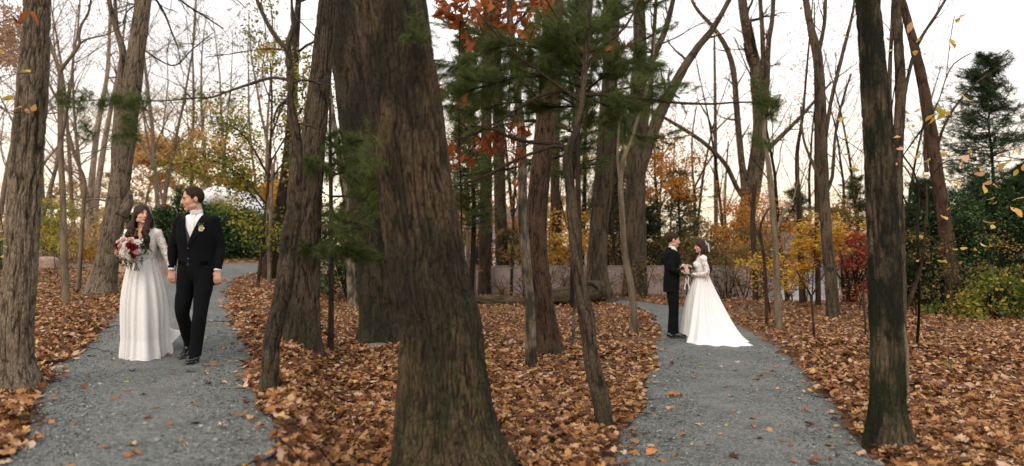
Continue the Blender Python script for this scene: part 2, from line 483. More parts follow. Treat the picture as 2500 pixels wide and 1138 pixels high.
# ------------------------------------------------------------------ gravel paths
def gravel_mat():
    m, t, b = new_mat('blue_grey_gravel')
    v = coords(t)
    vo = N(t, 'ShaderNodeTexVoronoi', Scale=85.0); t.links.new(v, vo.inputs['Vector'])
    sp = N(t, 'ShaderNodeSeparateXYZ'); t.links.new(vo.outputs['Color'], sp.inputs[0])
    c = rampn(t, sp.outputs['X'], [(0, (0.026, 0.030, 0.027)), (0.5, (0.092, 0.100, 0.090)), (0.88, (0.175, 0.186, 0.168)), (1, (0.36, 0.35, 0.32))])
    vo2 = N(t, 'ShaderNodeTexVoronoi', Scale=34.0); t.links.new(v, vo2.inputs['Vector'])
    sp2 = N(t, 'ShaderNodeSeparateXYZ'); t.links.new(vo2.outputs['Color'], sp2.inputs[0])
    c = mixc(t, 0.3, c, rampn(t, sp2.outputs['Y'], [(0, (0.05, 0.058, 0.054)), (0.8, (0.18, 0.2, 0.185)), (1, (0.36, 0.34, 0.30))]))
    big = noisen(t, v, 1.1, 5, 0.65)
    c = mixc(t, rampn(t, big, [(0.44, (0, 0, 0)), (0.66, (0.55, 0.55, 0.55))]), c, (0.22, 0.215, 0.20))
    nd = noisen(t, v, 2.3, 5, 0.7)
    c = mixc(t, rampn(t, nd, [(0.52, (0, 0, 0)), (0.72, (0.5, 0.5, 0.5))]), c, (0.075, 0.07, 0.06))
    t.links.new(c, b.inputs['Base Color']); b.inputs['Roughness'].default_value = 0.85
    b.inputs['Specular IOR Level'].default_value = 0.3
    bump(t, b, vo.outputs['Distance'], 0.9, 0.012)
    return m
M['gravel'] = gravel_mat()
PATHS = []
def path(name, rows, lead):
    L = [tuple(gp(r_[1], r_[0])[:2]) for r_ in rows]; R = [tuple(gp(r_[2], r_[0])[:2]) for r_ in rows]
    for X_, l in ((L, lead[0]), (R, lead[1])):
        a = X_[0]
        for k in range(1, 17): X_.insert(0, (a[0] + (l[0] - a[0]) * k / 16, a[1] + (l[1] - a[1]) * k / 16))
    n = 260
    Pl, _, _ = resample([(*p, 0) for p in L], [0] * len(L), n)
    Pr, _, _ = resample([(*p, 0) for p in R], [0] * len(R), n)
    wob = 0.10
    Pl[:, 0] += wob * (noise3(Pl[:, 1] * 2.0, Pl[:, 0], 0, 31) - 0.5) * 2
    Pr[:, 0] += wob * (noise3(Pr[:, 1] * 2.0, Pr[:, 0], 0, 32) - 0.5) * 2
    k = 16; s = np.linspace(0, 1, k)[None, :, None]
    V = Pl[:, None] * (1 - s) + Pr[:, None] * s
    crown = 0.022 + 0.02 * (1 - (2 * s[..., 0] - 1) ** 2)
    V[..., 2] = ground_h(V[..., 0], V[..., 1]) + crown
    i = np.arange(n - 1)[:, None] * k; j = np.arange(k - 1)[None]
    g = Geo(); g.add(V.reshape(-1, 3), np.stack([i + j, i + j + 1, i + k + j + 1, i + k + j], -1).reshape(-1, 4))
    tag(g.obj(name, M['gravel']), kind='structure')
    PATHS.append(np.concatenate([Pl[:, :2], Pr[::-1, :2]]))
path('gravel_path', [(1138, 1512, 2150), (1060, 1522, 2095), (1000, 1560, 2040), (940, 1590, 1985), (880, 1604, 1925), (855, 1605, 1888), (820, 1606, 1835), (790, 1602, 1788), (770, 1590, 1740), (757, 1565, 1700), (750, 1530, 1655), (744, 1495, 1600), (739, 1455, 1560), (735, 1400, 1530)],
     ((0.2, -4), (2.4, -4)))
path('gravel_path', [(1138, 10, 672), (1060, 50, 660), (1000, 80, 645), (955, 95, 628), (930, 120, 605), (890, 150, 598), (850, 215, 590), (820, 245, 578), (790, 275, 562), (760, 300, 553), (730, 320, 548), (705, 345, 548), (690, 372, 565), (678, 398, 590), (668, 415, 625), (659, 425, 660), (653, 430, 690)],
     ((-2.6, -4), (-0.3, -4)))
# the far arm of the left path that runs across the picture
a0, a1 = [], []
for px in range(-60, 720, 30):
    a0.append(gp(px, 656)); a1.append(gp(px, 648))
g = Geo(); V = []
for p, q in zip(a0, a1): 
    for s in (0, .33, .66, 1): x = p.lerp(q, s); V.append((x.x, x.y, gh(x.x, x.y) + 0.03))
g.add(V, [(a * 4 + b_, a * 4 + 4 + b_, a * 4 + 5 + b_, a * 4 + 1 + b_) for a in range(len(a0) - 1) for b_ in range(3)])
tag(g.obj('gravel_path', M['gravel']), kind='structure')
PATHS.append(np.array([tuple(p[:2]) for p in a0] + [tuple(p[:2]) for p in a1[::-1]]))

def in_poly(x, y, poly):
    ins = np.zeros(len(x), bool); n = len(poly); px, py = poly[:, 0], poly[:, 1]
    j = n - 1
    for i in range(n):
        c = ((py[i] > y) != (py[j] > y))
        if c.any():
            xi = (px[j] - px[i]) * (y - py[i]) / (py[j] - py[i] + 1e-12) + px[i]
            ins ^= c & (x < xi)
        j = i
    return ins
def on_path(x, y):
    r_ = np.zeros(len(x), bool)
    for p in PATHS: r_ |= in_poly(x, y, p)
    return r_

# ------------------------------------------------------------------ leaf templates
def star(pts):   # outline -> (verts, tris) fan round a midpoint
    V = [(0, 0, 0)] + [(x, y, 0) for x, y in pts]
    n = len(pts)
    return np.array(V, float), np.array([(0, 1 + k, 1 + (k + 1) % n) for k in range(n)])
OAK = star([(0, -.5), (.14, -.3), (.36, -.26), (.2, -.1), (.46, .08), (.2, .12), (.26, .34), (0, .5), (-.24, .36), (-.19, .14), (-.45, .1), (-.2, -.08), (-.36, -.24), (-.13, -.3)])
MAPLE = star([(0, -.45), (.3, -.34), (.24, -.12), (.52, -.02), (.28, .1), (.34, .3), (.13, .24), (0, .52), (-.13, .24), (-.36, .3), (-.28, .08), (-.5, -.04), (-.22, -.12), (-.28, -.34)])
PLAIN = star([(0, -.5), (.28, -.15), (.25, .2), (0, .5), (-.25, .2), (-.28, -.15)])
BEECH = (np.array([(0, -.5, 0), (.17, -.25, .03), (.24, .02, .05), (.16, .27, .03), (0, .5, 0), (-.16, .27, .03), (-.24, .02, .05), (-.17, -.25, .03), (0, -.2, 0), (0, .22, 0)], float),
         np.array([(0, 1, 8), (1, 2, 8), (2, 9, 8), (2, 3, 9), (3, 4, 9), (4, 5, 9), (5, 6, 9), (6, 8, 9), (6, 7, 8), (7, 0, 8)]))
DIA = (np.array([(0, -.5, 0), (.26, 0, .06), (0, .5, 0), (-.26, 0, .06)], float), np.array([(0, 1, 2), (0, 2, 3)]))

def rotmats(n, tilt, R=NR, yaw=None):
    """random heading, tilt up to `tilt` radians from flat"""
    a = R.uniform(0, 2 * math.pi, n) if yaw is None else yaw
    b_ = R.uniform(0, 2 * math.pi, n); tt = tilt * R.uniform(0, 1, n) ** 0.6 if np.isscalar(tilt) else tilt
    ca, sa = np.cos(a), np.sin(a)
    Z = np.zeros((n, 3, 3)); Z[:, 0, 0] = ca; Z[:, 0, 1] = -sa; Z[:, 1, 0] = sa; Z[:, 1, 1] = ca; Z[:, 2, 2] = 1
    ax = np.stack([np.cos(b_), np.sin(b_), np.zeros(n)], 1)
    K = np.zeros((n, 3, 3)); K[:, 0, 2] = ax[:, 1]; K[:, 1, 2] = -ax[:, 0]; K[:, 2, 0] = -ax[:, 1]; K[:, 2, 1] = ax[:, 0]
    s, c = np.sin(tt)[:, None, None], np.cos(tt)[:, None, None]
    Rm = np.eye(3)[None] + s * K + (1 - c) * (K @ K)
    return Rm @ Z

def scatter(geo, tpl, pos, size, tilt, curl=0.0, R=NR):
    V, T = tpl; n = len(pos)
    if n == 0: return
    Vn = np.broadcast_to(V, (n, *V.shape)).copy()
    if curl:
        cu = R.uniform(-curl, curl * 1.6, (n, 1)); cv = R.uniform(-curl, curl * 1.3, (n, 1)); an = R.uniform(0, 6.28, (n, 1))
        u = Vn[..., 0] * np.cos(an) + Vn[..., 1] * np.sin(an); w_ = -Vn[..., 0] * np.sin(an) + Vn[..., 1] * np.cos(an)
        Vn[..., 2] += cu * u * u * 2 + cv * w_ * w_ + R.uniform(-.07, .07, Vn.shape[:2]) * (curl > 0)
    Vn *= np.asarray(size).reshape(-1, 1, 1) * (R.uniform(.8, 1.2, (n, 1, 3)) if curl else 1)
    Rm = rotmats(n, tilt, R)
    W = np.einsum('nij,nkj->nki', Rm, Vn) + np.asarray(pos)[:, None, :]
    Tn = T[None] + (np.arange(n) * len(V))[:, None, None]
    geo.add(W.reshape(-1, 3), None, Tn.reshape(-1, 3))

TRUNKS = []   # (x, y, r) where leaves must not poke through and where they pile up

def litter():
    n = int(460000)
    # density thins with distance; wide enough for a step to the side
    y = 2.2 + (30 - 2.2) * NR.uniform(0, 1, n) ** 1.15
    x = NR.uniform(-0.95, 0.95, n) * (y + 2.0)
    keep = NR.uniform(0, 1, n) < np.clip(1.15 - 0.022 * y, 0.3, 1)
    keep &= ~((x < 0) & (x > 0.9 * y))
    x, y = x[keep], y[keep]
    inside = on_path(x, y)
    # near the edges a few leaves lie on the gravel
    e = np.zeros(len(x), bool)
    for dx, dy in ((.13, 0), (-.13, 0), (0, .16), (0, -.16)):
        e |= ~on_path(x + dx, y + dy)
    pr = NR.uniform(0, 1, len(x))
    k = (~inside) | (inside & e & (pr < 0.035)) | (inside & (pr < 0.005))
    # thin dirt strip just outside the gravel
    o = np.zeros(len(x), bool)
    for dx, dy in ((.12, 0), (-.12, 0)):
        o |= on_path(x + dx, y + dy)
    k &= ~(~inside & o & (pr < 0.6))
    thin = noise3(x * .9 + 9, y * .9, 0, 41) * .6 + noise3(x * 2.6, y * 2.6, 0, 42) * .4
    k &= ~((thin < .40) & (NR.uniform(0, 1, len(x)) < .62))
    x, y = x[k], y[k]; inside = on_path(x, y)
    for (tx, ty, tr_) in TRUNKS:
        d = (x - tx) ** 2 + (y - ty) ** 2 < (tr_ * 0.95) ** 2
        x, y, inside = x[~d], y[~d], inside[~d]
    pile = 0.055 * noise3(x * 2.2, y * 2.2, 0, 8) + 0.045 * NR.uniform(0, 1, len(x))
    z = ground_h(x, y) + np.where(inside, 0.045, 0.012 + pile)
    pos = np.stack([x, y, z], 1)
    size = NR.uniform(0.048, 0.112, len(x))
    near = y < 8
    typ = NR.uniform(0, 1, len(x))
    g = Geo()
    flat = inside
    for tpl, msk in ((OAK, near & (typ < .45)), (MAPLE, near & (typ >= .45) & (typ < .8)), (PLAIN, (near & (typ >= .8)) | (~near & (y < 12))), (DIA, y >= 12)):
        for fl, tl in ((False, 0.75), (True, 0.25)):
            mk = msk & (flat == fl)
            scatter(g, tpl, pos[mk], size[mk] * (1.12 if tpl is PLAIN else 1), tl, 0.42)
    tag(g.obj('leaf_litter', M['litter'], smooth=False), 'thick carpet of fallen brown and orange leaves over the woodland floor', 'fallen leaves', kind='stuff')
    # thin fallen twigs among the leaves
    g = Geo(); rg = random.Random(3); n_ = 0
    while n_ < 170:
        y_ = rg.uniform(4, 17); x_ = rg.uniform(-.75, .75) * y_
        if on_path(np.array([x_]), np.array([y_]))[0]: continue
        n_ += 1; p = Vector((x_, y_, gh(x_, y_) + .085)); a = rg.uniform(0, 6.28)
        P, _ = wander(rg, p, Vector((math.cos(a), math.sin(a), 0)), rg.uniform(.2, .75), 5, .14); P = [Vector((q.x, q.y, gh(q.x, q.y) + .08 + rg.uniform(-.01, .025))) for q in P]
        tube(g, P, [rg.uniform(.003, .007)] * 5 + [.002], 5)
    tag(g.obj('fallen_twigs', M['bark_dark']), 'thin broken twigs strewn over the fallen leaves', 'twigs', kind='stuff')
    # small stones loose on the gravel
    n = 60000
    y = 3 + 9.5 * NR.uniform(0, 1, n) ** 1.2; x = NR.uniform(-0.8, 0.8, n) * y
    k = on_path(x, y); x, y = x[k], y[k]
    V = np.array([(1, 0, 0), (-1, 0, 0), (0, 1, 0), (0, -1, 0), (0, 0, .7), (0, 0, -.7)], float)
    T = np.array([(0, 2, 4), (2, 1, 4), (1, 3, 4), (3, 0, 4)])
    g = Geo()
    scatter(g, (V, T), np.stack([x, y, ground_h(x, y) + 0.038], 1), NR.uniform(.005, .012, len(x)) * (1 + 1.2 * (NR.uniform(0, 1, len(x)) > .985)), 0.5, 0.02)
    pm = leaf_mat('gravel_stones', [(0, (0.03, 0.034, 0.031)), (0.5, (0.10, 0.108, 0.098)), (0.9, (0.2, 0.208, 0.19)), (1, (0.38, 0.37, 0.33))], 0, 0.8)
    tag(g.obj('loose_gravel', pm, smooth=False), 'loose grey stone chips lying on the paths', 'gravel', kind='stuff')

# ------------------------------------------------------------------ trees
def bez(a, b, n=5, sag=0.0):
    return [a.lerp(b, i / (n - 1)) + Vector((0, 0, -sag * 4 * (i / (n - 1)) * (1 - i / (n - 1)))) for i in range(n)]

def wander(rg, p, d, L, n, wig, up=0.0):
    out = [p.copy()]; d = d.normalized()
    for k in range(n):
        d = (d + Vector((rg.gauss(0, wig), rg.gauss(0, wig), rg.gauss(0, wig) + up))).normalized()
        out.append(out[-1] + d * (L / n))
    return out, d

def grow(geo, rg, p, d, L, r, lvl, tips, kids=4, wig=0.16, up=0.04, sides=5):
    n = 6 if lvl > 1 else 4
    P, d2 = wander(rg, p, d, L, n, wig, up)
    R = [r * (1 - 0.72 * k / n) for k in range(n + 1)]
    tube(geo, P, R, max(3, sides))
    if lvl == 0:
        tips.append((P[-1], d2)); tips.append((P[n // 2], d2)); return
    for k in range(kids):
        f = rg.uniform(0.3, 1.0); i_ = min(n - 1, int(f * n)); q = P[i_].lerp(P[i_ + 1], f * n - i_) if i_ < n else P[-1]
        ax = Vector((rg.gauss(0, 1), rg.gauss(0, 1), rg.gauss(0, 1))).normalized()
        dd = (P[min(i_ + 1, n)] - P[i_]).normalized()
        nd = (dd + ax * rg.uniform(0.55, 1.1)).normalized()
        grow(geo, rg, q, nd, L * rg.uniform(0.4, 0.68), max(R[min(i_, n)] * 0.55, 0.0025), lvl - 1, tips, kids, wig, up, sides - 1)
    tips.append((P[-1], d2))

def pix_tree(name, label, cat, pts, mat, base=None, limbs=(), group=None, sides=32, step=0.07, depth=0.008, freq=16,
             flare=0.35, flare_h=0.3, top=None, crown=0, seed=1, lean=0.0, crown_r=1.0, lump=0.05, stretch=.10, tw=()):
    """pts: (px, py, width px) from base to top, as the trunk is seen; base on the ground"""
    b_ = gp(pts[0][0], pts[0][1]); Y0 = b_.y
    root = thing(name, label, cat, b_, group)
    W, R = [], []
    for k, (px, py, wd) in enumerate(pts):
        p = pt(px, py, Y0) if k else b_ - Vector((0, 0, 0.08))
        Yk = Y0 + lean * max(0, p.z - b_.z); p = pt(px, py, Yk) if k else p
        W.append(p); R.append(wd / 2 / F * Yk * math.cos(math.atan((px - 1250) / F)))
    if top:   # carry the trunk on above the frame
        d = (W[-1] - W[-2]).normalized(); d = (d + Vector((0, 0, .6))).normalized()
        H = top - W[-1].z
        for s in (0.35, 0.7, 1.0):
            W.append(W[len(pts) - 1] + d * H * s); R.append(R[len(pts) - 1] * (1 - 0.75 * s))
    g = Geo(); bark_tube(g, W, R, sides, step, depth, freq, flare, flare_h, seed, lump, stretch)
    g.obj('trunk', M[mat], root, att=True)
    TRUNKS.append((b_.x, b_.y, R[0] * (1 + flare * .6)))
    rg = random.Random(seed * 13 + 5)
    tips = []
    for lb in limbs:
        lp = lb['p']; dd = lb.get('dy', rg.uniform(-0.12, 0.12))
        P = []; RR = []
        x0 = None
        for k, (px, py, wd) in enumerate(lp):
            # distance from the trunk grows along the limb
            Yk = (lb.get('Y') or Y0 + lean * 0) + (0 if k == 0 else 0)
            p = pt(px, py, Yk)
            if x0 is None: x0 = p; dist = 0
            else: dist = (p - x0).length
            Yk = Yk + dd * dist
            P.append(pt(px, py, Yk)); RR.append(wd / 2 / F * Yk * math.cos(math.atan((px - 1250) / F)))
        n = max(10, len(P) * 5)
        Q, QR, _ = resample(P, RR, n)
        g = Geo(); 
        if QR[0] > 0.025: bark_tube(g, P, RR, max(12, sides // 2), step * 1.2, depth * .7, freq * 1.3, 0, .3, seed + 9, .04, stretch)
        else: tube(g, Q, QR, 7)
        # small side twigs
        for q in range(lb.get('twigs', 0)):
            i_ = rg.randrange(int(n * .25), n - 1); a = Vector(Q[i_]); dl = (Vector(Q[i_ + 1]) - a).normalized()
            nd = (dl + Vector((rg.gauss(0, .7), rg.gauss(0, .5), rg.gauss(0.05, .7)))).normalized()
            grow(g, rg, a, nd, lb.get('tl', 0.5) * rg.uniform(.5, 1.2), max(QR[i_] * .4, .002), 1, tips, 2, sides=4)
        lo = g.obj('limb', M[lb.get('mat', mat)], root, att=True)
        lb['Q'] = Q
    if crown:
        g = Geo(); n0 = 0
        Wt, Rt, _ = resample(W, R, 30)
        for q in range(crown):
            i_ = rg.randrange(17, 29); a = Vector(Wt[i_])
            if a.z < 2.2 + Y0 * 0.2: continue
            nd = Vector((rg.gauss(0, 1), rg.gauss(0, 1), rg.uniform(.3, 1.3))).normalized()
            grow(g, rg, a, nd, rg.uniform(1.2, 2.6) * crown_r, Rt[i_] * .42, 2, tips, 4, sides=5); n0 += 1
        for (px, py, ln, dx, dz) in tw:
            k_ = min(range(30), key=lambda q_: abs(Wt[q_][2] - pt(px, py, Y0).z))
            a = Vector(Wt[k_]); grow(g, rg, a, Vector((dx, rg.uniform(-.3, .3), dz)), ln, Rt[k_] * .25 + .004, 1, tips, 3, sides=4); n0 += 1
        if n0: g.obj('crown', M[mat], root)
    return root, tips, Y0

def leaves_near(tips, n, spread, size, tpl=DIA, tilt=1.5, R=NR, geo=None, curl=0):
    g = geo or Geo()
    if not tips: return g
    T = np.array([list(p) for p, d in tips])
    k = R.integers(0, len(T), n)
    pos = T[k] + R.normal(0, spread, (n, 3))
    scatter(g, tpl, pos, R.uniform(size * .7, size * 1.3, n), tilt, curl, R)
    return g

# a tuft of long soft pine needles about a twig
def tufts(geo, pts, dirs, length=0.11, n=34, wid=0.0028, R=NR, droop=0.25, spread=0.55):
    m_ = len(pts)
    if m_ == 0: return
    P = np.asarray(pts, float)[:, None, :]; D = np.asarray(dirs, float); D /= np.linalg.norm(D, axis=1, keepdims=True)
    v = D[:, None, :] * 1.0 + R.normal(0, spread, (m_, n, 3)); v[..., 2] -= droop * R.uniform(0, 1, (m_, n))
    v /= np.linalg.norm(v, axis=2, keepdims=True)
    L = length * R.uniform(.65, 1.15, (m_, n, 1))
    st = P - D[:, None, :] * R.uniform(0, length * .8, (m_, n, 1))
    side = np.cross(v, R.normal(0, 1, (m_, n, 3))); side /= np.maximum(np.linalg.norm(side, axis=2, keepdims=True), 1e-6)
    a = st - side * wid / 2; b_ = st + side * wid / 2; c_ = st + v * L
    c_[..., 2] -= L[..., 0] * .12
    V = np.stack([a, b_, c_], 2).reshape(-1, 3)
    geo.add(V, None, np.arange(len(V)).reshape(-1, 3))

def bough(root, mat, P, rad, rg, ntw, tl, tuft_n=26, tuft_l=0.11, nm='limb', per=4, needle='needle', start=.2, wid=.003):
    """a pine limb with side twigs that end in needle tufts"""
    Q, QR, _ = resample(P, rad, 24)
    g = Geo(); tube(g, Q, QR, 7)
    tp, td = [], []
    for k in range(ntw):
        i_ = rg.randrange(int(24 * start), 23); a = Vector(Q[i_]); dl = (Vector(Q[i_ + 1]) - a).normalized()
        sd = Vector((rg.gauss(0, .8), rg.gauss(0, .8), rg.gauss(0, .35)))
        nd = (dl * 0.8 + sd).normalized()
        Tw, d2 = wander(rg, a, nd, tl * rg.uniform(.5, 1.2), 4, .12, .02)
        tube(g, Tw, [max(.0015, QR[i_] * .35)] * 4 + [.001], 4)
        for q in range(per):
            f = rg.uniform(.45, 1); j_ = min(3, int(f * 4)); b_ = Tw[j_].lerp(Tw[j_ + 1], f * 4 - j_)
            tp.append(list(b_)); td.append(list((d2 + Vector((rg.gauss(0, .35), rg.gauss(0, .35), rg.gauss(0, .25)))).normalized()))
    g.obj(nm, M[mat], root)
    if tp:
        gn = Geo(); tufts(gn, tp, td, tuft_l, tuft_n, wid)
        gn.obj('needles', M[needle], root, smooth=False, kind='stuff')
# ================================================================== TREES OF THE LEFT WOOD
T = {}
def PT(key, *a, **k):
    T[key] = pix_tree(*a, **k); return T[key]

PT('L1', 'oak_tree', 'thick straight tree with tan ridged bark at the left end of the picture', 'tree',
   [(46, 958, 136), (43, 928, 106), (40, 880, 86), (41, 800, 82), (52, 620, 86), (62, 440, 84), (78, 240, 78), (88, 60, 68), (92, -120, 62)], 'bark_left', sides=150, step=.018, depth=.010, freq=44, flare=.30, flare_h=.25, top=11, crown=7, seed=3, stretch=.09, crown_r=.9)
PT('L2', 'young_tree', 'slim grey tree that forks in a Y above head height, behind the thick left oak', 'tree',
   [(162, 745, 21), (157, 640, 19), (154, 500, 17), (148, 350, 15), (147, 165, 13)], 'bark_grey', sides=16, depth=.003, seed=4, flare=.25,
   limbs=[dict(p=[(147, 172, 12), (172, 140, 9), (194, 108, 8), (192, 92, 8), (199, 60, 7), (216, 30, 6), (226, -30, 5), (240, -120, 4)], twigs=3),
          dict(p=[(147, 175, 11), (130, 130, 10), (118, 95, 9), (96, 60, 8), (70, 20, 7), (40, -60, 6)], twigs=3),
          dict(p=[(194, 108, 6), (215, 95, 5), (262, 84, 4), (300, 60, 3)], twigs=4, tl=.8, dy=.1),
          dict(p=[(148, 255, 7), (130, 225, 7), (112, 190, 6), (95, 175, 5)], twigs=3),
          dict(p=[(150, 275, 5), (105, 280, 4), (60, 300, 3)], twigs=3)])
PT('L3', 'young_tree', 'short thin tree with crooked side branches between the Y-forked tree and the leaning trunk', 'tree',
   [(190, 716, 13), (197, 620, 11), (204, 500, 10), (206, 440, 9), (190, 400, 7), (178, 375, 5), (170, 340, 4)], 'bark_grey', sides=12, depth=.002, seed=5, flare=.2,
   limbs=[dict(p=[(203, 510, 7), (212, 490, 6), (235, 486, 6), (262, 492, 5)], twigs=2),
          dict(p=[(201, 540, 5), (215, 512, 5), (232, 504, 4), (250, 500, 3)], twigs=2),
          dict(p=[(200, 425, 5), (180, 420, 4), (140, 400, 3), (110, 385, 2)], twigs=4),
          dict(p=[(178, 380, 4), (215, 372, 3), (290, 360, 2), (350, 335, 1.5)], twigs=4)])
PT('L4', 'maple_tree', 'big bulging trunk leaning to the right behind the walking bride', 'tree',
   [(246, 720, 84), (250, 696, 68), (262, 640, 57), (274, 560, 56), (286, 490, 54), (302, 380, 50), (316, 260, 50), (330, 150, 46), (348, 20, 40), (362, -90, 36)], 'bark_left', sides=110, step=.025, depth=.009, freq=32, flare=.42, flare_h=.35, top=13, crown=8, seed=6,
   limbs=[dict(p=[(288, 480, 34), (284, 380, 26), (288, 290, 24), (296, 180, 20), (300, 125, 17), (284, 70, 14), (268, 10, 12), (262, -60, 9)], twigs=4, tl=1.0),
          dict(p=[(300, 140, 12), (288, 85, 10), (282, 20, 9), (276, -70, 7)], twigs=4, tl=1),
          dict(p=[(296, 520, 40), (308, 500, 34), (314, 478, 22), (311, 464, 8)], twigs=0, dy=0)])
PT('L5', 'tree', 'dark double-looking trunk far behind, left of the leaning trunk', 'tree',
   [(210, 625, 20), (218, 520, 18), (228, 400, 16), (240, 300, 14), (262, 180, 11), (268, 60, 8)], 'bark_hazed', sides=14, depth=.01, seed=7, top=15, crown=8)
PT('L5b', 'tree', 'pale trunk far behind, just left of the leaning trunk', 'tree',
   [(224, 622, 18), (234, 500, 16), (250, 380, 15), (270, 270, 12), (292, 160, 9)], 'bark_hazed', sides=14, depth=.01, seed=8, top=15, crown=8)
PT('L6', 'crooked_tree', 'small crooked tree at the left path right edge, one long branch reaching left', 'tree',
   [(655, 968, 44), (662, 860, 42), (680, 760, 40), (694, 700, 42), (704, 600, 40), (716, 520, 38), (722, 420, 34), (722, 330, 28), (710, 260, 18), (708, 190, 17), (704, 120, 16), (716, 60, 10), (712, -10, 8), (712, -120, 6)], 'bark_brown', sides=60, step=.022, depth=.010, freq=26, flare=.3, flare_h=.15, seed=9, lump=.12, stretch=.2,
   limbs=[dict(p=[(706, 196, 9), (670, 190, 8), (640, 196, 8), (590, 212, 7), (550, 226, 6), (515, 238, 5), (470, 240, 5), (400, 246, 4), (340, 246, 3.5), (250, 244, 3), (150, 250, 2)], twigs=16, tl=.35, dy=.02),
          dict(p=[(704, 120, 15), (685, 105, 14), (660, 70, 12), (640, 30, 10), (624, -10, 9), (600, -90, 7)], twigs=5, tl=.5),
          dict(p=[(704, 135, 7), (690, 122, 5), (640, 120, 3), (560, 132, 3), (500, 140, 2)], twigs=8, tl=.3),
          dict(p=[(710, 205, 7), (740, 196, 6), (790, 206, 5)], twigs=4),
          dict(p=[(706, 240, 7), (680, 262, 7), (668, 300, 5), (690, 310, 4)], twigs=3),
          dict(p=[(716, 40, 6), (735, 55, 4), (770, 90, 3)], twigs=3),
          dict(p=[(722, 345, 7), (705, 346, 6), (690, 347, 4)], twigs=0),
          dict(p=[(712, 300, 6), (750, 305, 6), (780, 318, 4)], twigs=2)])
PT('L7', 'oak_tree', 'broad dark trunk directly behind the small crooked tree at the right of the left path', 'tree',
   [(735, 848, 100), (737, 820, 88), (739, 760, 82), (744, 620, 76), (753, 480, 68), (766, 330, 58), (786, 150, 48), (800, 0, 44), (808, -120, 40)], 'bark_brown', sides=120, step=.025, depth=.011, freq=32, flare=.25, flare_h=.25, top=12, crown=8, seed=10)
PT('L8', 'young_tree', 'pale slim stem standing right of the groom in front of the leaf-hung branches', 'tree',
   [(658, 702, 11), (657, 620, 10), (660, 540, 9), (664, 450, 7), (672, 380, 5)], 'bark_grey', sides=12, depth=.002, seed=11, flare=.1,
   limbs=[dict(p=[(658, 640, 5), (650, 560, 4), (655, 480, 3)], twigs=5, tl=.6)])
PT('L9', 'tree', 'dark trunk leaning right behind the pale slim stem at the bend of the left path', 'tree',
   [(652, 682, 44), (668, 610, 34), (684, 520, 32), (702, 400, 28), (714, 260, 24)], 'bark_dark', sides=36, depth=.01, seed=12, flare=.5, top=11, crown=6)

# pine tufts on the long branch of the crooked tree
def tuft_spots(root, spots, Y, l=.1, n=30, k=7, mat='needle', rpx=18, seed=1, wid=.003):
    R = np.random.default_rng(seed); P, D = [], []
    g0 = Geo()
    for (px, py) in spots:
        c = pt(px, py, Y)
        for q in range(k):
            d = R.normal(0, 1, 3); d[2] = d[2] * .5 - .25
            p = np.array(c) + R.normal(0, 1, 3) * rpx / F * Y * .5
            P.append(p); D.append(d)
            tube(g0, [c, Vector(p)], [.002, .0012], 3)
    gn = Geo(); tufts(gn, P, D, l, n, wid, R)
    gn.obj('needles', M[mat], root, smooth=False, kind='stuff')
    g0.obj('twig', M['bark_dark'], root, kind='stuff')
Y6 = T['L6'][2]
tuft_spots(T['L6'][0], [(148, 246), (165, 238), (182, 262), (200, 246), (225, 242), (245, 250), (262, 244), (285, 238), (300, 252), (318, 246), (335, 240), (310, 290), (322, 312), (312, 325), (330, 330), (205, 305), (212, 330), (290, 330), (345, 262)], Y6 * .99, .10, 34, 7, seed=2, wid=.003)
tuft_spots(T['L6'][0], [(455, 230), (475, 224), (500, 232), (590, 215), (560, 245), (440, 236), (420, 240), (620, 205), (540, 120), (490, 95), (505, 80), (438, 112), (520, 160), (575, 190)], Y6 * 1.0, .09, 14, 4, seed=3, wid=.0022)
# a white pine whose boughs hang in at the top of the left wood; its trunk is hidden behind the leaning one
def needle_spray(root, limbs, Y, seed, ntw=10, tl=.4, tuft_n=12, tuft_l=.1, per=3, wid=.002, mat='bark_dark', start=.1, needle='needle'):
    rg = random.Random(seed)
    for k, L in enumerate(limbs):
        P = [pt(a, b_, Y + (c if len(q) > 3 else 0)) for q in L for a, b_, c in [(q[0], q[1], q[3] if len(q) > 3 else 0)]]
        bough(root, mat, P, [q[2] / 2 / F * Y for q in L], rg, ntw, tl, tuft_n, tuft_l, 'limb', per, needle, start, wid)
PT('LP', 'white_pine', 'slender pine behind the leaning trunk, its thin needle boughs hanging against the white sky', 'pine tree',
   [(262, 692, 14), (278, 560, 13), (298, 400, 12), (322, 200, 11), (352, 0, 10), (366, -120, 9)], 'bark_dark', sides=16, depth=.004, seed=13, top=12)
YP = T['LP'][2]
needle_spray(T['LP'][0], [[(350, -40, 6), (395, 20, 5), (420, 80, 4), (436, 120, 3)], [(360, -80, 6), (440, 0, 5), (500, 40, 4), (545, 70, 3)],
    [(350, 0, 5), (335, 10, 4), (310, 30, 3), (300, 60, 2)], [(358, -60, 5), (470, -20, 4), (560, -10, 3), (600, 20, 2)], [(335, 110, 4), (420, 160, 3.5), (470, 120, 3), (520, 80, 2)],
    [(342, 60, 5), (330, 50, 4), (320, 80, 3), (330, 110, 2)]], YP, 5, 12, .8, 16, .16, 3, .005)

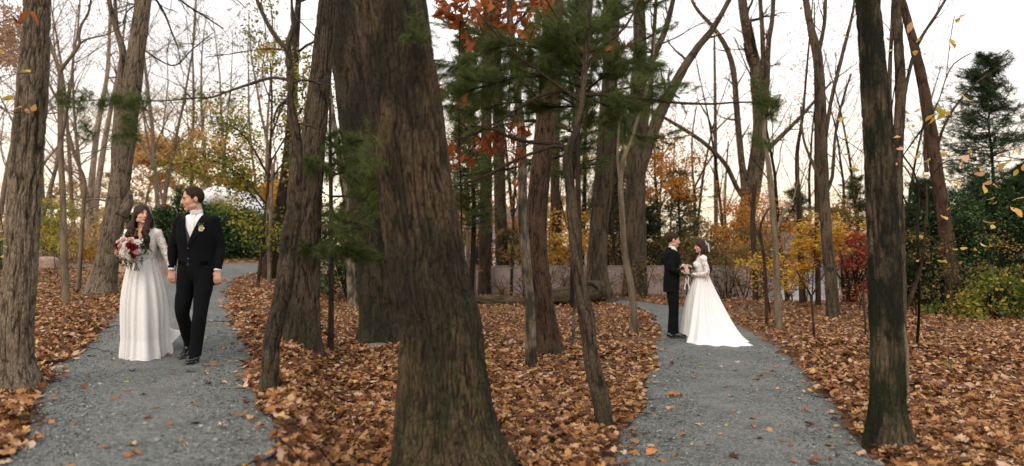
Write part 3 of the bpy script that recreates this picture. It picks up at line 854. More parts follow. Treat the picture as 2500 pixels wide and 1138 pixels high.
# ---- sparse twiggy trees of the far left wood
def bare_proto(name, mat, seed, H=14, r=.14, kids=4, nl=11, leafmat=None, nleaf=0, leaf=.12, spread=.35, start=.25, lvl=2, wig=.1, lean=.06, len_=.32):
    rg = random.Random(seed)
    root = thing(name, 'x', 'tree')
    P, _ = wander(rg, Vector((0, 0, -.1)), Vector((rg.gauss(0, lean), rg.gauss(0, lean), 1)), H, 12, .05, .04)
    R = [r * (1 - .85 * (k / 12) ** 1.1) for k in range(13)]
    g = Geo(); tube(g, P, R, 8); t_ = g.obj('trunk', M[mat], root)
    g = Geo(); tips = []
    for k in range(nl):
        f = start + (0.97 - start) * (k + .5) / nl; i_ = int(f * 12); q = P[i_].lerp(P[i_ + 1], f * 12 - i_)
        a = rg.uniform(0, 6.28); nd = Vector((math.cos(a), math.sin(a), rg.uniform(.5, 1.4))).normalized()
        grow(g, rg, q, nd, H * len_ * rg.uniform(.6, 1.1) * (1.15 - .6 * f), R[i_] * .45, lvl, tips, kids, wig, .05, 4)
    c_ = g.obj('crown', M[mat], root)
    ks = [t_, c_]
    if leafmat:
        gl = leaves_near(tips, nleaf, spread, leaf, R=np.random.default_rng(seed))
        ks.append(gl.obj('foliage', M[leafmat], root, smooth=False, kind='stuff'))
    return root, ks
LANDM = [(40, 'the thick left oak'), (155, 'the Y-forked grey tree'), (265, 'the trunk leaning right'), (345, 'the walking bride'), (480, 'the walking groom'), (590, 'the hedge bush'), (720, 'the small crooked left tree'),
         (1050, 'the biggest trunk'), (1200, 'the pair of dark trunks'), (1290, 'the pale patched slim tree'), (1400, 'the crooked foreground tree'), (1470, 'the root-footed trunk'), (1550, 'the wide trunk left of the couple'), (1660, 'the couple in profile'), (1750, 'the very thin straight tree'), (1820, 'the large divided tree'), (1900, 'the slim tree by the gown train'), (2020, 'the yellow leafed sapling'), (2165, 'the moss-stained foreground trunk')]
USED = set()
def place_label(kind, px):
    for lx, nm in sorted(LANDM, key=lambda q: abs(q[0] - px)):
        d = px - lx
        for side in (['left of', 'right of'][d > 0], 'behind', 'above'):
            t_ = '%s, %s %s' % (kind, 'far ' + side, nm)
            if t_ not in USED: USED.add(t_); return t_
def place_copies(proto, spots, label, group, first=[0]):
    root, ks = proto
    for k, (px, py, s, rz) in enumerate(spots):
        b_ = gp(px, py) if py > 610 else None
        if b_ is None: b_ = Vector(((px - 1250) / F * py, py, gh((px - 1250) / F * py, py)))
        if k == 0: o = root
        else:
            o = root.copy(); COL.objects.link(o)
            for c in ks:
                d = c.copy(); COL.objects.link(d); d.parent = o
                d.matrix_parent_inverse = Matrix.Identity(4)
        o.location = b_; o.rotation_euler = (0, 0, rz); o.scale = (s, s, s)
        o['label'] = place_label(label, px); o['group'] = group; o['category'] = 'tree'
for_far = 'far bare trees of the left wood'
pA = bare_proto('bare_tree', 'bark_hazed', 21, 15, .13, 4, 12)
pB = bare_proto('bare_tree', 'bark_hazed', 22, 13, .10, 5, 10, 'tan', 1800, .09, .5)
pC = bare_proto('bare_tree', 'bark_hazed', 23, 17, .16, 4, 12, wig=.16)
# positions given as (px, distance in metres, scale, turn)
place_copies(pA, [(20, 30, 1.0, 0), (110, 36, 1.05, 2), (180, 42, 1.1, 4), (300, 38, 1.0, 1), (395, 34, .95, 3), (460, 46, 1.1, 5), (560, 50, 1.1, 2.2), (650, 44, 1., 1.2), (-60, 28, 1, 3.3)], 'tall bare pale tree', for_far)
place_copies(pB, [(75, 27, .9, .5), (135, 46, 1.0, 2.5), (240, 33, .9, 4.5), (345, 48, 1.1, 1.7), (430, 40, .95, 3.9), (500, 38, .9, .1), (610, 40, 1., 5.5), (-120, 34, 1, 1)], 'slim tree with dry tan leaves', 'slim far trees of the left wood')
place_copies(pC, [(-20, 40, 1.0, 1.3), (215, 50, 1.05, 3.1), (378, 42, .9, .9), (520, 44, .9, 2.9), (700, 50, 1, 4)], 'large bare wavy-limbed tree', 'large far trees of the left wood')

# brown thicket of far left undergrowth
def thicket(name, label, cat, boxes, n, mats, size, twig_mat=None, ntw=0, seed=5, kind='stuff', flat=.6, group=None):
    """boxes: ((px0, px1), (pz_top), Y0, Y1) filled with small leaves in clumps, with stems"""
    R = np.random.default_rng(seed); rg = random.Random(seed)
    g = Geo(); gt = Geo(); per = n // len(boxes)
    for (px0, px1, ptop, pbot, Y0, Y1) in boxes:
        m_ = max(6, per // 130)
        cy = R.uniform(Y0, Y1, m_); cx = (R.uniform(px0, px1, m_) - 1250) / F * cy
        zb = ground_h(cx, cy); zt = CAMZ - (ptop - HOR) / F * cy; z0 = np.maximum(zb, CAMZ - (pbot - HOR) / F * cy)
        cz = z0 + (zt - z0) * R.uniform(0, 1, m_) ** .9 * (.7 + .45 * noise3(cx * 1.3, cy * .2, 0, seed))
        rad = R.uniform(.25, .6, m_) * (Y0 / 22) ** .6
        k = R.integers(0, m_, per)
        d = R.normal(0, 1, (per, 3)) * rad[k][:, None] * .5; d[:, 2] *= flat
        scatter(g, DIA, np.stack([cx[k], cy[k], cz[k]], 1) + d, R.uniform(size * .6, size * 1.4, per), 1.5, 0, R)
        for q in range(ntw):
            i_ = rg.randrange(m_); x, y = cx[i_], cy[i_]
            grow(gt, rg, Vector((x, y, gh(x, y))), Vector((rg.gauss(0, .3), rg.gauss(0, .2), 1)), (cz[i_] - gh(x, y)) * .8 + .5, .015, 1, [], 4, sides=4)
    o = thing(name, label, cat, (float(cx.mean()), float(cy.mean()), gh(cx.mean(), cy.mean())), group)
    g.obj('foliage', M[mats], o, smooth=False, kind='stuff')
    if ntw: gt.obj('stem', M[twig_mat], o, kind='stuff')
    return o
M['brush'] = leaf_mat('brush_leaves_haze_tint', [(0, (0.16, 0.13, 0.05)), (.4, (0.34, 0.24, 0.13)), (.8, (0.5, 0.34, 0.20)), (1, (0.65, 0.42, 0.1))], 0.4, clump=.5)  # leaf tones lightened to stand in for haze over the far wood
thicket('undergrowth', 'pale brown and olive undergrowth behind the far leaf floor at the left', 'shrubs', [(-150, 330, 500, 640, 31, 42), (-150, 330, 540, 640, 26, 31)], 11000, 'brush', .14, 'bark_hazed', 40, 4)
thicket('undergrowth', 'hazy tan hillside of twigs and leaves seen between the far left trunks', 'woodland', [(-200, 800, 420, 640, 48, 75)], 34000, 'brush', .24, 'bark_hazed', 90, 6)
M['maple_gold'] = leaf_mat('pale_gold_leaves', [(0, (0.42, 0.22, 0.08)), (0.5, (0.62, 0.36, 0.12)), (1, (0.72, 0.5, 0.22))], 0.45)
thicket('autumn_maple', 'bright orange gold tree crown above the bride and groom who walk', 'tree', [(360, 600, 325, 470, 42, 46), (330, 420, 335, 400, 42, 46)], 9000, 'maple_gold', .2, 'bark_hazed', 7, 8)
thicket('undergrowth', 'fine pale twigs and last leaves of the tall far left treetops', 'woodland', [(-200, 760, 250, 470, 50, 75)], 16000, 'brush', .15, 'bark_hazed', 30, 27)
thicket('autumn_maple', 'yellow gold leafy tree behind the dark hedge right of the tent', 'tree', [(540, 720, 420, 560, 42, 46)], 5000, 'gold', .2, 'bark_hazed', 7, 9)
thicket('golden_shrub', 'yellow shrub at the foot of the far trunks behind the leaning trunk', 'shrub', [(60, 130, 470, 640, 24, 26)], 1300, 'green_yellow', .11, 'bark_hazed', 5, 10)
thicket('golden_shrub', 'yellow brown shrub hiding the ground between the leaning trunk and the slim trees', 'shrub', [(180, 330, 560, 650, 26, 30)], 2200, 'gold', .12, 'bark_hazed', 6, 11)
thicket('evergreen_shrub', 'low dark green shrub at the very left edge behind the thick oak', 'shrub', [(-60, 45, 590, 670, 19, 21)], 2500, 'hedge', .07, 'bark_dark', 5, 12)
thicket('evergreen_shrub', 'loose green shrub behind the rounded boulder', 'shrub', [(95, 190, 490, 610, 23, 26)], 1500, 'green_yellow', .08, 'bark_dark', 5, 13)
# hanging brown pine foliage, upper left corner
thicket('brown_conifer', 'dull brown green conifer high in the upper left corner', 'tree', [(-60, 45, 0, 170, 15, 18)], 5000, 'tan', .07, 'bark_dark', 4, 14)

# ---- clipped hedge and bushes behind the groom
def bush(name, label, px, pbase, wpx, hpx, mat, n, size, seed, cone=False, cat='bush', depth=None, group=None, tpl=DIA):
    R = np.random.default_rng(seed); b_ = gp(px, pbase); Y = b_.y
    W = wpx / 2 / F * Y; H = hpx / F * Y; D = depth or W * .8
    root = thing(name, label, cat, b_, group)
    m_ = max(20, n // 70)
    th = R.uniform(0, 2 * math.pi, m_); h = R.uniform(0.02, 1, m_)
    pr = np.sqrt(np.clip(1 - h ** 2.2, 0, 1)) if not cone else (1 - h) ** .8 + .05
    rr = pr * R.uniform(.7, 1.08, m_)
    c = np.stack([b_.x + W * rr * np.cos(th), Y + D * rr * np.sin(th), b_.z + H * h * .97], 1)
    k = R.integers(0, m_, n)
    cl = min(W, H) * .16 + .03
    pos = c[k] + R.normal(0, 1, (n, 3)) * cl * np.array([1, 1, .7])
    pos[:, 2] = np.maximum(pos[:, 2], b_.z + .02)
    g = Geo(); scatter(g, tpl, pos, R.uniform(size * .6, size * 1.4, n), 1.3, 0, R)
    g.obj('foliage', M[mat], root, smooth=False, kind='stuff')
    g = Geo(); rg = random.Random(seed)
    for q in range(9):
        a = rg.uniform(0, 6.28); grow(g, rg, b_ - Vector((0, 0, .05)), Vector((math.cos(a) * .5 * W / H, math.sin(a) * .5 * D / H, 1)), H * .75, .018 + .01 * H, 1, [], 4, sides=4)
    g.obj('stem', M['bark_dark'], root)
    return root
bush('hedge_bush', 'dark green broad-leaved bush filling the space right of the walking groom', 590, 632, 140, 116, 'hedge', 16000, .11, 31, depth=1.4)
bush('hedge_bush', 'dark green bush between the walking bride and groom', 400, 632, 130, 116, 'hedge', 14000, .10, 32, depth=1.3)
bush('hedge_bush', 'dark rounded bush peeping left of the walking bride', 322, 630, 70, 110, 'hedge', 7000, .10, 33, depth=1.1)
bush('hedge_bush', 'dense green bush right behind the shoulder of the walking groom', 500, 632, 130, 128, 'hedge', 14000, .10, 34, depth=1.2)
bush('hedge_bush', 'dark bush at the bend of the left path behind the trunks', 665, 640, 90, 120, 'hedge', 5000, .09, 35, depth=1.2)
bush('conifer', 'narrow pointed green conifer rising behind the groom who walks', 438, 632, 70, 172, 'hedge', 6000, .08, 36, cone=True, cat='conifer')
bush('conifer', 'rounded olive green conifer under the white tent arch', 535, 630, 112, 136, 'green_yellow', 6000, .08, 37, cat='conifer', depth=1.5)
bush('red_shrub', 'small dark red shrub left of the pointed conifer', 405, 631, 30, 135, 'red', 900, .1, 38)

# white party tent seen over the hedge
te = thing('party_tent', 'white arched tent roof showing over the hedge behind the walking groom', 'tent', gp(535, 629) + Vector((0, 5, 0)))
tm = plain('white_canvas', (0.82, 0.84, 0.88), .6, .3, 12, .05)
te.location.y -= 3; Yt = te.location.y
g = Geo(); out_, inn = [], []
for k in range(25):
    a = math.pi * k / 24
    cx, cz = 528, 585
    out_.append((cx - 74 * math.cos(a), cz - 130 * math.sin(a) ** .8)); inn.append((cx - 53 * math.cos(a) - 0, cz - 90 * math.sin(a) ** .8))
V = []
for dY in (0, 3.5):
    for (a, b_), (c, d) in zip(out_, inn):
        V.append(pt(a, b_, Yt) + Vector((0, dY, 0))); V.append(pt(c, d, Yt) + Vector((0, dY * .0 + (.25 if dY == 0 else 3.2), 0)))
Q = []
for k in range(24):
    Q += [(2 * k, 2 * k + 2, 2 * k + 3, 2 * k + 1), (50 + 2 * k, 50 + 2 * k + 1, 50 + 2 * k + 3, 50 + 2 * k + 2), (2 * k, 50 + 2 * k, 50 + 2 * k + 2, 2 * k + 2), (2 * k + 1, 2 * k + 3, 50 + 2 * k + 3, 50 + 2 * k + 1)]
g.add([list(v) for v in V], Q); g.obj('canvas_roof', tm, te)
for px in (out_[0][0] + 14, out_[-1][0] - 14):
    g = Geo(); p = pt(px, 585, Yt); tube(g, [Vector((p.x, p.y + .1, gh(p.x, p.y))), p + Vector((0, .1, .3))], [.04, .04], 8); g.obj('tent_pole', tm, te)

# boulders
def rock(name, label, px, py, wpx, hpx, seed, col=(.30, .22, .17), dpt=None, cat='rock'):
    b_ = gp(px, py); Y = b_.y; W = wpx / 2 / F * Y; H = hpx / F * Y
    bm = bmesh.new(); bmesh.ops.create_icosphere(bm, subdivisions=4, radius=1)
    P = np.array([v.co[:] for v in bm.verts])
    n_ = noise3(P[:, 0] * 1.3 + seed, P[:, 1] * 1.3, P[:, 2] * 1.3, seed) - .5
    n2 = noise3(P[:, 0] * 5 + seed, P[:, 1] * 5, P[:, 2] * 5, seed) - .5
    P = np.sign(P) * np.abs(P) ** .8 * (1 + .35 * n_ + .08 * n2)[:, None]
    for v, p in zip(bm.verts, P): v.co = (p[0] * W, p[1] * (dpt or W * .8), p[2] * H * .75 + H * .25)
    me = bpy.data.meshes.new(name); bm.to_mesh(me); bm.free()
    for p in me.polygons: p.use_smooth = True
    me.materials.append(plain('stone_' + str(seed), col, .9, .2, 9, .35, .6))
    o = bpy.data.objects.new(name, me); COL.objects.link(o); o.location = b_
    tag(o, label, cat); TRUNKS.append((b_.x, b_.y, W * .9)); return o
rock('boulder', 'rounded tan boulder beside the slim Y-forked tree', 117, 657, 58, 32, 1)
rock('boulder', 'tan boulder half hidden between the leaning trunk and the walking bride', 298, 668, 42, 34, 2, (.36, .27, .19))
rock('stone', 'fist-sized pale stone at the left edge of the left path', 149, 906, 17, 14, 3, (.34, .26, .19))
rock('stone', 'small tan stone at the foot of the thick left oak', 66, 968, 15, 10, 4, (.34, .26, .19))
rock('stone', 'flat grey stone among leaves by the foot of the mossy dark trunk', 925, 852, 56, 14, 5, (.16, .13, .115))
rock('stone', 'flat pale stone in the bottom edge of the right path near the mossy tree', 2140, 1134, 34, 8, 6, (.30, .27, .24))

# leafy tree with hanging green and yellow leaves, right of the groom
gt_root, gt_tips, gtY = PT('LG', 'dogwood_tree', 'young tree with hanging green and yellow leaves filling the space above the groom who walks', 'tree',
   [(628, 700, 9), (640, 600, 9), (652, 480, 8), (660, 360, 7), (664, 250, 5), (660, 150, 4)], 'bark_dark', sides=10, depth=.001, seed=15, flare=0,
   limbs=[dict(p=[(650, 500, 6), (600, 440, 5), (540, 400, 4), (470, 385, 3), (448, 400, 2)], twigs=16, tl=.6, dy=.1),
          dict(p=[(655, 430, 6), (610, 350, 5), (570, 310, 4), (540, 300, 2)], twigs=14, tl=.6, dy=.2),
          dict(p=[(640, 600, 5), (620, 560, 4), (600, 540, 3)], twigs=8, tl=.6),
          dict(p=[(660, 340, 5), (690, 260, 4), (720, 210, 3), (750, 170, 2)], twigs=10, tl=.5),
          dict(p=[(662, 250, 4), (640, 180, 3), (650, 100, 2), (640, 20, 2)], twigs=10, tl=.4),
          dict(p=[(650, 520, 5), (620, 480, 4), (590, 450, 3), (560, 420, 2)], twigs=14, tl=.6, dy=.3),
          dict(p=[(658, 400, 5), (700, 330, 4), (740, 260, 3), (765, 220, 2)], twigs=12, tl=.6),
          dict(p=[(655, 450, 5), (690, 400, 4), (740, 350, 3), (760, 300, 2)], twigs=12, tl=.5),
          dict(p=[(640, 620, 5), (700, 560, 4), (760, 520, 3)], twigs=10, tl=.5)])
g = leaves_near(gt_tips, 8500, .18, .085, PLAIN, 1.4, curl=.3)
g.obj('foliage', M['green_yellow'], gt_root, smooth=False, kind='stuff')

# ================================================================== TREES OF THE RIGHT WOOD
PT('R1', 'oak_tree', 'dark mossy trunk behind and left of the biggest foreground trunk, leaning left at the top', 'tree',
   [(942, 838, 142), (938, 812, 122), (932, 760, 106), (915, 620, 98), (900, 500, 96), (884, 380, 92), (866, 240, 90), (846, 100, 84), (828, -20, 80), (812, -140, 76)], 'bark_black', sides=120, step=.028, depth=.011, freq=32, flare=.3, flare_h=.3, top=13, crown=8, seed=16,
   limbs=[dict(p=[(880, 300, 26), (900, 200, 20), (930, 60, 16), (960, -60, 14)], twigs=0, dy=.3)])
PT('R2', 'oak_tree', 'biggest foreground trunk with dark furrowed bark, flaring wide at its mossy foot', 'tree',
   [(1104, 1172, 350), (1100, 1138, 306), (1092, 1080, 262), (1084, 1000, 232), (1080, 910, 212), (1076, 800, 200), (1052, 700, 192), (1035, 590, 186), (1010, 430, 180), (992, 280, 176), (970, 120, 174), (954, 0, 172), (940, -120, 168)], 'bark_big', sides=320, step=.013, depth=.013, freq=38, flare=.10, flare_h=.22, top=12, crown=9, seed=17, stretch=.09, lump=.03)
PT('R3', 'young_tree', 'pale slim tree with a broken side stub at the left end of the right wood', 'tree',
   [(862, 757, 24), (857, 680, 22), (853, 600, 21), (846, 500, 18), (828, 380, 15), (810, 270, 13), (798, 150, 11), (790, 0, 9)], 'bark_birch', sides=18, depth=.004, seed=18, flare=.2, top=9,
   limbs=[dict(p=[(853, 560, 18), (862, 572, 16), (874, 590, 14), (877, 606, 9)], dy=-.3)])
PT('R4', 'tree', 'straight dark trunk left of the pair of dark trunks behind the fallen log', 'tree',
   [(1182, 724, 32), (1184, 600, 29), (1186, 450, 27), (1188, 250, 25), (1190, 60, 23), (1192, -90, 22)], 'bark_dark', sides=30, depth=.01, seed=19, top=14, crown=8)
PT('R5', 'tree', 'dark trunk with a flared foot, right one of the pair behind the fallen log', 'tree',
   [(1230, 714, 38), (1226, 640, 32), (1222, 520, 29), (1218, 360, 27), (1214, 200, 25), (1208, 0, 22)], 'bark_dark', sides=30, depth=.01, seed=20, flare=.6, top=14, crown=8)
PT('R6', 'birch_tree', 'slim tree with pale bark and black moss patches in front of the reddish trunk', 'tree',
   [(1298, 906, 27), (1295, 820, 27), (1294, 740, 26), (1285, 640, 24), (1278, 560, 23), (1276, 460, 22), (1274, 340, 21), (1262, 220, 18), (1248, 90, 16), (1240, -40, 14)], 'bark_birch', sides=36, depth=.003, freq=14, seed=21, flare=.15, top=9, lump=.1,
   limbs=[dict(p=[(1262, 220, 7), (1290, 140, 6), (1310, 60, 5), (1320, -30, 4)], twigs=4)])
PT('R7', 'oak_tree', 'reddish brown ridged trunk standing between the pale slim tree and the fallen log', 'tree',
   [(1341, 870, 72), (1338, 845, 60), (1330, 780, 54), (1320, 700, 52), (1310, 600, 50), (1312, 500, 50), (1322, 400, 49), (1334, 280, 48), (1344, 140, 44), (1350, 0, 42), (1354, -120, 40)], 'bark_red', sides=70, step=.03, depth=.009, freq=34, flare=.32, flare_h=.3, top=13, crown=8, seed=22)
PT('R8', 'tree', 'brown trunk in the middle distance right of the reddish trunk', 'tree',
   [(1366, 712, 26), (1360, 600, 25), (1356, 480, 23), (1356, 350, 22), (1360, 200, 20), (1366, 40, 18)], 'bark_red', sides=24, depth=.006, seed=23, top=13, crown=7)
R9 = PT('R9', 'crooked_tree', 'small crooked dark tree with a knob in the foreground, its branches spreading wide', 'tree',
   [(1482, 1058, 44), (1468, 980, 42), (1450, 900, 38), (1438, 830, 34), (1432, 775, 38), (1420, 720, 30), (1408, 640, 27), (1400, 560, 26), (1392, 470, 26), (1386, 380, 25), (1404, 330, 19), (1418, 270, 17), (1424, 210, 15), (1432, 120, 13), (1440, 30, 11), (1450, -80, 9)], 'bark_brown', sides=60, step=.02, depth=.007, freq=30, flare=.2, flare_h=.12, seed=24, lump=.13, top=6,
   limbs=[dict(p=[(1392, 372, 15), (1360, 352, 12), (1310, 348, 9), (1260, 340, 8), (1200, 316, 6), (1150, 306, 5)], twigs=6, tl=.4, dy=.05, mat='bark_dark'),
          dict(p=[(1386, 360, 13), (1350, 358, 10), (1290, 378, 8), (1240, 400, 7), (1180, 432, 6), (1105, 456, 5)], twigs=6, tl=.4, dy=-.05, mat='bark_dark'),
          dict(p=[(1420, 240, 10), (1370, 224, 9), (1320, 234, 8), (1270, 262, 7), (1210, 300, 6), (1150, 330, 5), (1100, 345, 4)], twigs=6, tl=.4, mat='bark_dark', dy=.1),
          dict(p=[(1424, 232, 10), (1480, 232, 9), (1560, 240, 8), (1640, 250, 7), (1730, 254, 6), (1800, 250, 5), (1880, 250, 4)], twigs=10, tl=.35, mat='bark_dark', dy=.02),
          dict(p=[(1420, 250, 8), (1370, 215, 7), (1310, 170, 6), (1250, 125, 5), (1200, 70, 4), (1160, 20, 3)], twigs=8, tl=.35, mat='bark_dark', dy=-.1),
          dict(p=[(1424, 180, 8), (1470, 120, 7), (1530, 60, 6), (1570, -20, 5)], twigs=6, tl=.4, mat='bark_dark', dy=.15),
          dict(p=[(1430, 140, 7), (1380, 70, 6), (1340, 10, 5), (1310, -50, 4)], twigs=6, tl=.4, mat='bark_dark'),
          dict(p=[(1432, 778, 30), (1443, 768, 22), (1448, 762, 10)], dy=0)])
PT('R10', 'oak_tree', 'tall tan-grey trunk with spreading root foot at the end of the fallen log', 'tree',
   [(1462, 738, 84), (1460, 712, 62), (1458, 660, 49), (1462, 560, 46), (1472, 450, 44), (1480, 330, 42), (1488, 200, 38), (1494, 80, 36), (1500, -60, 33)], 'bark_mid', sides=70, step=.04, depth=.014, freq=16, flare=.5, flare_h=.4, top=14, crown=9, seed=25)
PT('R11', 'young_tree', 'wavy smooth grey sapling at the left edge of the right path', 'tree',
   [(1549, 822, 19), (1545, 740, 17), (1538, 680, 17), (1525, 620, 16), (1520, 540, 15), (1515, 450, 13), (1522, 390, 11), (1540, 350, 9)], 'bark_grey', sides=20, depth=.002, seed=26, flare=.15,
   limbs=[dict(p=[(1518, 470, 8), (1508, 390, 7), (1512, 300, 5), (1520, 200, 4), (1512, 100, 3)], twigs=5, tl=.5), dict(p=[(1540, 350, 8), (1560, 280, 7), (1590, 180, 5), (1600, 80, 4)], twigs=5, tl=.5)])
PT('R12', 'oak_tree', 'wide grey-brown trunk left of the embracing couple, one heavy limb rising to the right', 'tree',
   [(1545, 722, 48), (1548, 620, 46), (1550, 500, 46), (1552, 360, 44), (1556, 240, 38), (1562, 120, 32), (1560, 0, 28)], 'bark_mid', sides=50, step=.05, depth=.014, freq=14, flare=.3, top=15, crown=9, seed=27,
   limbs=[dict(p=[(1560, 420, 34), (1590, 330, 30), (1620, 260, 27), (1656, 190, 23), (1700, 120, 19), (1740, 70, 15), (1780, 0, 12), (1820, -80, 9)], twigs=8, tl=1.2),
          dict(p=[(1556, 240, 22), (1590, 150, 18), (1625, 70, 14), (1650, -30, 11)], twigs=8, tl=1.2)])
PT('R12b', 'tree', 'narrower trunk tight beside the wide grey-brown one, left of the couple', 'tree',
   [(1572, 722, 18), (1570, 600, 17), (1568, 470, 16), (1574, 330, 15), (1590, 180, 12)], 'bark_mid', sides=20, depth=.006, seed=28, top=13, crown=6)
PT('R13', 'young_tree', 'very thin straight tree rising behind the embracing couple', 'tree',
   [(1748, 700, 13), (1748, 560, 11), (1747, 400, 10), (1746, 250, 8), (1744, 90, 5)], 'bark_mid', sides=12, depth=.002, seed=29,
   limbs=[dict(p=[(1748, 350, 5), (1730, 290, 4), (1700, 240, 2)], twigs=4), dict(p=[(1747, 320, 5), (1765, 300, 4), (1800, 270, 2)], twigs=4)])
PT('R14', 'maple_tree', 'large trunk that divides into several stems, right of the embracing couple', 'tree',
   [(1818, 736, 48), (1816, 640, 46), (1820, 540, 46), (1834, 470, 44), (1848, 390, 38), (1856, 300, 36), (1850, 220, 34), (1842, 150, 28), (1822, 70, 24), (1808, -40, 20)], 'bark_mid', sides=56, step=.045, depth=.012, freq=15, flare=.4, top=14, crown=9, seed=30,
   limbs=[dict(p=[(1822, 500, 24), (1815, 430, 18), (1806, 350, 16), (1798, 260, 15), (1790, 170, 14), (1770, 110, 12), (1735, 60, 10), (1700, 20, 8), (1670, -40, 7)], twigs=8, tl=1.0),
          dict(p=[(1824, 490, 16), (1800, 460, 12), (1770, 400, 11), (1720, 350, 10), (1660, 310, 9), (1600, 275, 7), (1560, 250, 5)], twigs=8, tl=.9),
          dict(p=[(1852, 250, 16), (1862, 180, 13), (1862, 100, 12), (1856, 0, 10), (1850, -60, 8)], twigs=5, tl=1.0),
          dict(p=[(1860, 320, 18), (1872, 220, 14), (1876, 110, 13), (1886, 40, 11), (1890, -60, 9)], twigs=5, tl=1.0),
          dict(p=[(1850, 400, 14), (1880, 360, 12), (1920, 320, 11), (1960, 280, 9), (1990, 245, 7), (2030, 200, 5)], twigs=8, tl=.9)])
PT('R14b', 'tree', 'dark thin trunk leaning on the side of the large divided tree', 'tree',
   [(1846, 740, 15), (1842, 640, 14), (1838, 540, 13), (1842, 450, 10)], 'bark_dark', sides=14, depth=.004, seed=31, flare=.1)
PT('R15', 'young_tree', 'slim grey-brown tree at the right path edge beyond the gown train', 'tree',
   [(1901, 812, 19), (1898, 700, 17), (1893, 600, 16), (1884, 480, 15), (1876, 400, 13), (1866, 340, 10), (1868, 250, 8)], 'bark_grey', sides=20, depth=.003, seed=32, flare=.1,
   limbs=[dict(p=[(1897, 560, 7), (1912, 520, 6), (1935, 490, 4), (1950, 430, 3)], twigs=6, tl=.4)])
PT('R16', 'maple_tree', 'tall grey trunk with upswept limbs rising behind the yellow leafed saplings', 'tree',
   [(2036, 780, 34), (2030, 700, 31), (2022, 620, 28), (2012, 500, 28), (2008, 380, 27), (2004, 260, 27), (1996, 140, 24), (1978, 60, 18), (1964, -30, 15)], 'bark_mid', sides=44, step=.04, depth=.009, freq=20, flare=.25, top=13, crown=7, seed=33,
   limbs=[dict(p=[(2008, 400, 12), (2020, 300, 10), (2035, 220, 10), (2060, 120, 9), (2080, 40, 7), (2090, -30, 6)], twigs=7, tl=.6),
          dict(p=[(2012, 480, 10), (2032, 430, 8), (2038, 340, 7), (2056, 250, 6), (2078, 180, 4)], twigs=7, tl=.6),
          dict(p=[(2006, 450, 8), (1985, 400, 7), (1962, 340, 6), (1955, 260, 4)], twigs=7, tl=.5),
          dict(p=[(1996, 140, 10), (2012, 60, 9), (2016, -30, 8)], twigs=4, tl=.6)])
PT('R17', 'tree', 'dark thin trunk left of the yellow leafed saplings in front of the white house', 'tree',
   [(1960, 748, 17), (1956, 640, 15), (1950, 500, 13), (1946, 380, 10), (1960, 280, 7)], 'bark_dark', sides=16, depth=.004, seed=34, top=9, crown=5)
PT('R17b', 'tree', 'dark thin trunk right of the bright gap of the white house', 'tree',
   [(1998, 750, 14), (1996, 640, 13), (1994, 520, 12), (1992, 400, 9)], 'bark_dark', sides=14, depth=.004, seed=35, top=8, crown=4)
PT('R18', 'oak_tree', 'dark moss-stained trunk in the right foreground with a spreading foot at the path edge', 'tree',
   [(2171, 1098, 158), (2170, 1070, 126), (2168, 1025, 104), (2168, 970, 91), (2168, 900, 90), (2164, 780, 86), (2160, 640, 82), (2152, 500, 78), (2146, 380, 74), (2136, 240, 68), (2126, 100, 62), (2118, -20, 60), (2112, -140, 56)], 'bark_mossy', sides=150, step=.018, depth=.008, freq=44, flare=.15, flare_h=.12, top=11, crown=7, seed=36, stretch=.08,
   limbs=[dict(p=[(2205, 1010, 16), (2212, 930, 15), (2213, 860, 15), (2204, 800, 14), (2196, 740, 8)], dy=.2, mat='bark_grey')])
PT('R19', 'maple_tree', 'paler trunk right behind the moss-stained foreground trunk', 'tree',
   [(2196, 905, 36), (2196, 780, 34), (2196, 660, 32), (2192, 500, 30), (2190, 400, 28), (2198, 260, 27), (2196, 150, 26), (2188, 0, 22), (2184, -100, 20)], 'bark_mid', sides=40, step=.03, depth=.006, freq=24, flare=.2, top=11, crown=6, seed=37,
   limbs=[dict(p=[(2200, 280, 12), (2214, 200, 10), (2240, 110, 9), (2290, 30, 7), (2330, -40, 6)], twigs=6, tl=.5),
          dict(p=[(2194, 470, 12), (2178, 330, 10), (2172, 200, 10), (2178, 60, 9), (2182, -40, 8)], twigs=3, tl=.5),
          dict(p=[(2200, 770, 12), (2222, 730, 11), (2250, 640, 9), (2262, 520, 7), (2262, 450, 4)], twigs=6, tl=.5, mat='bark_dark')])
PT('R20', 'maple_tree', 'long trunk leaning left in front of the dark evergreens at the right', 'tree',
   [(2328, 762, 42), (2322, 660, 38), (2306, 540, 36), (2288, 430, 34), (2272, 320, 32), (2254, 210, 28), (2234, 120, 24), (2210, 30, 20), (2190, -50, 16)], 'bark_red', sides=40, step=.04, depth=.008, freq=20, flare=.3, top=12, crown=7, seed=38,
   limbs=[dict(p=[(2282, 400, 9), (2300, 320, 7), (2340, 250, 6), (2400, 190, 4), (2470, 150, 3)], twigs=10, tl=.6),
          dict(p=[(2262, 420, 12), (2258, 350, 10), (2262, 280, 7), (2250, 230, 5)], twigs=3)])
PT('R21', 'sapling', 'thin forked sapling right of the path among the leaves beyond the gown train', 'sapling',
   [(1990, 838, 8), (1984, 770, 7), (1978, 720, 6), (1960, 690, 5), (1945, 660, 4)], 'bark_dark', sides=8, depth=.0005, seed=39, flare=0,
   limbs=[dict(p=[(1978, 730, 5), (2000, 690, 4), (2016, 660, 3), (2024, 610, 2)], twigs=5, tl=.3)])
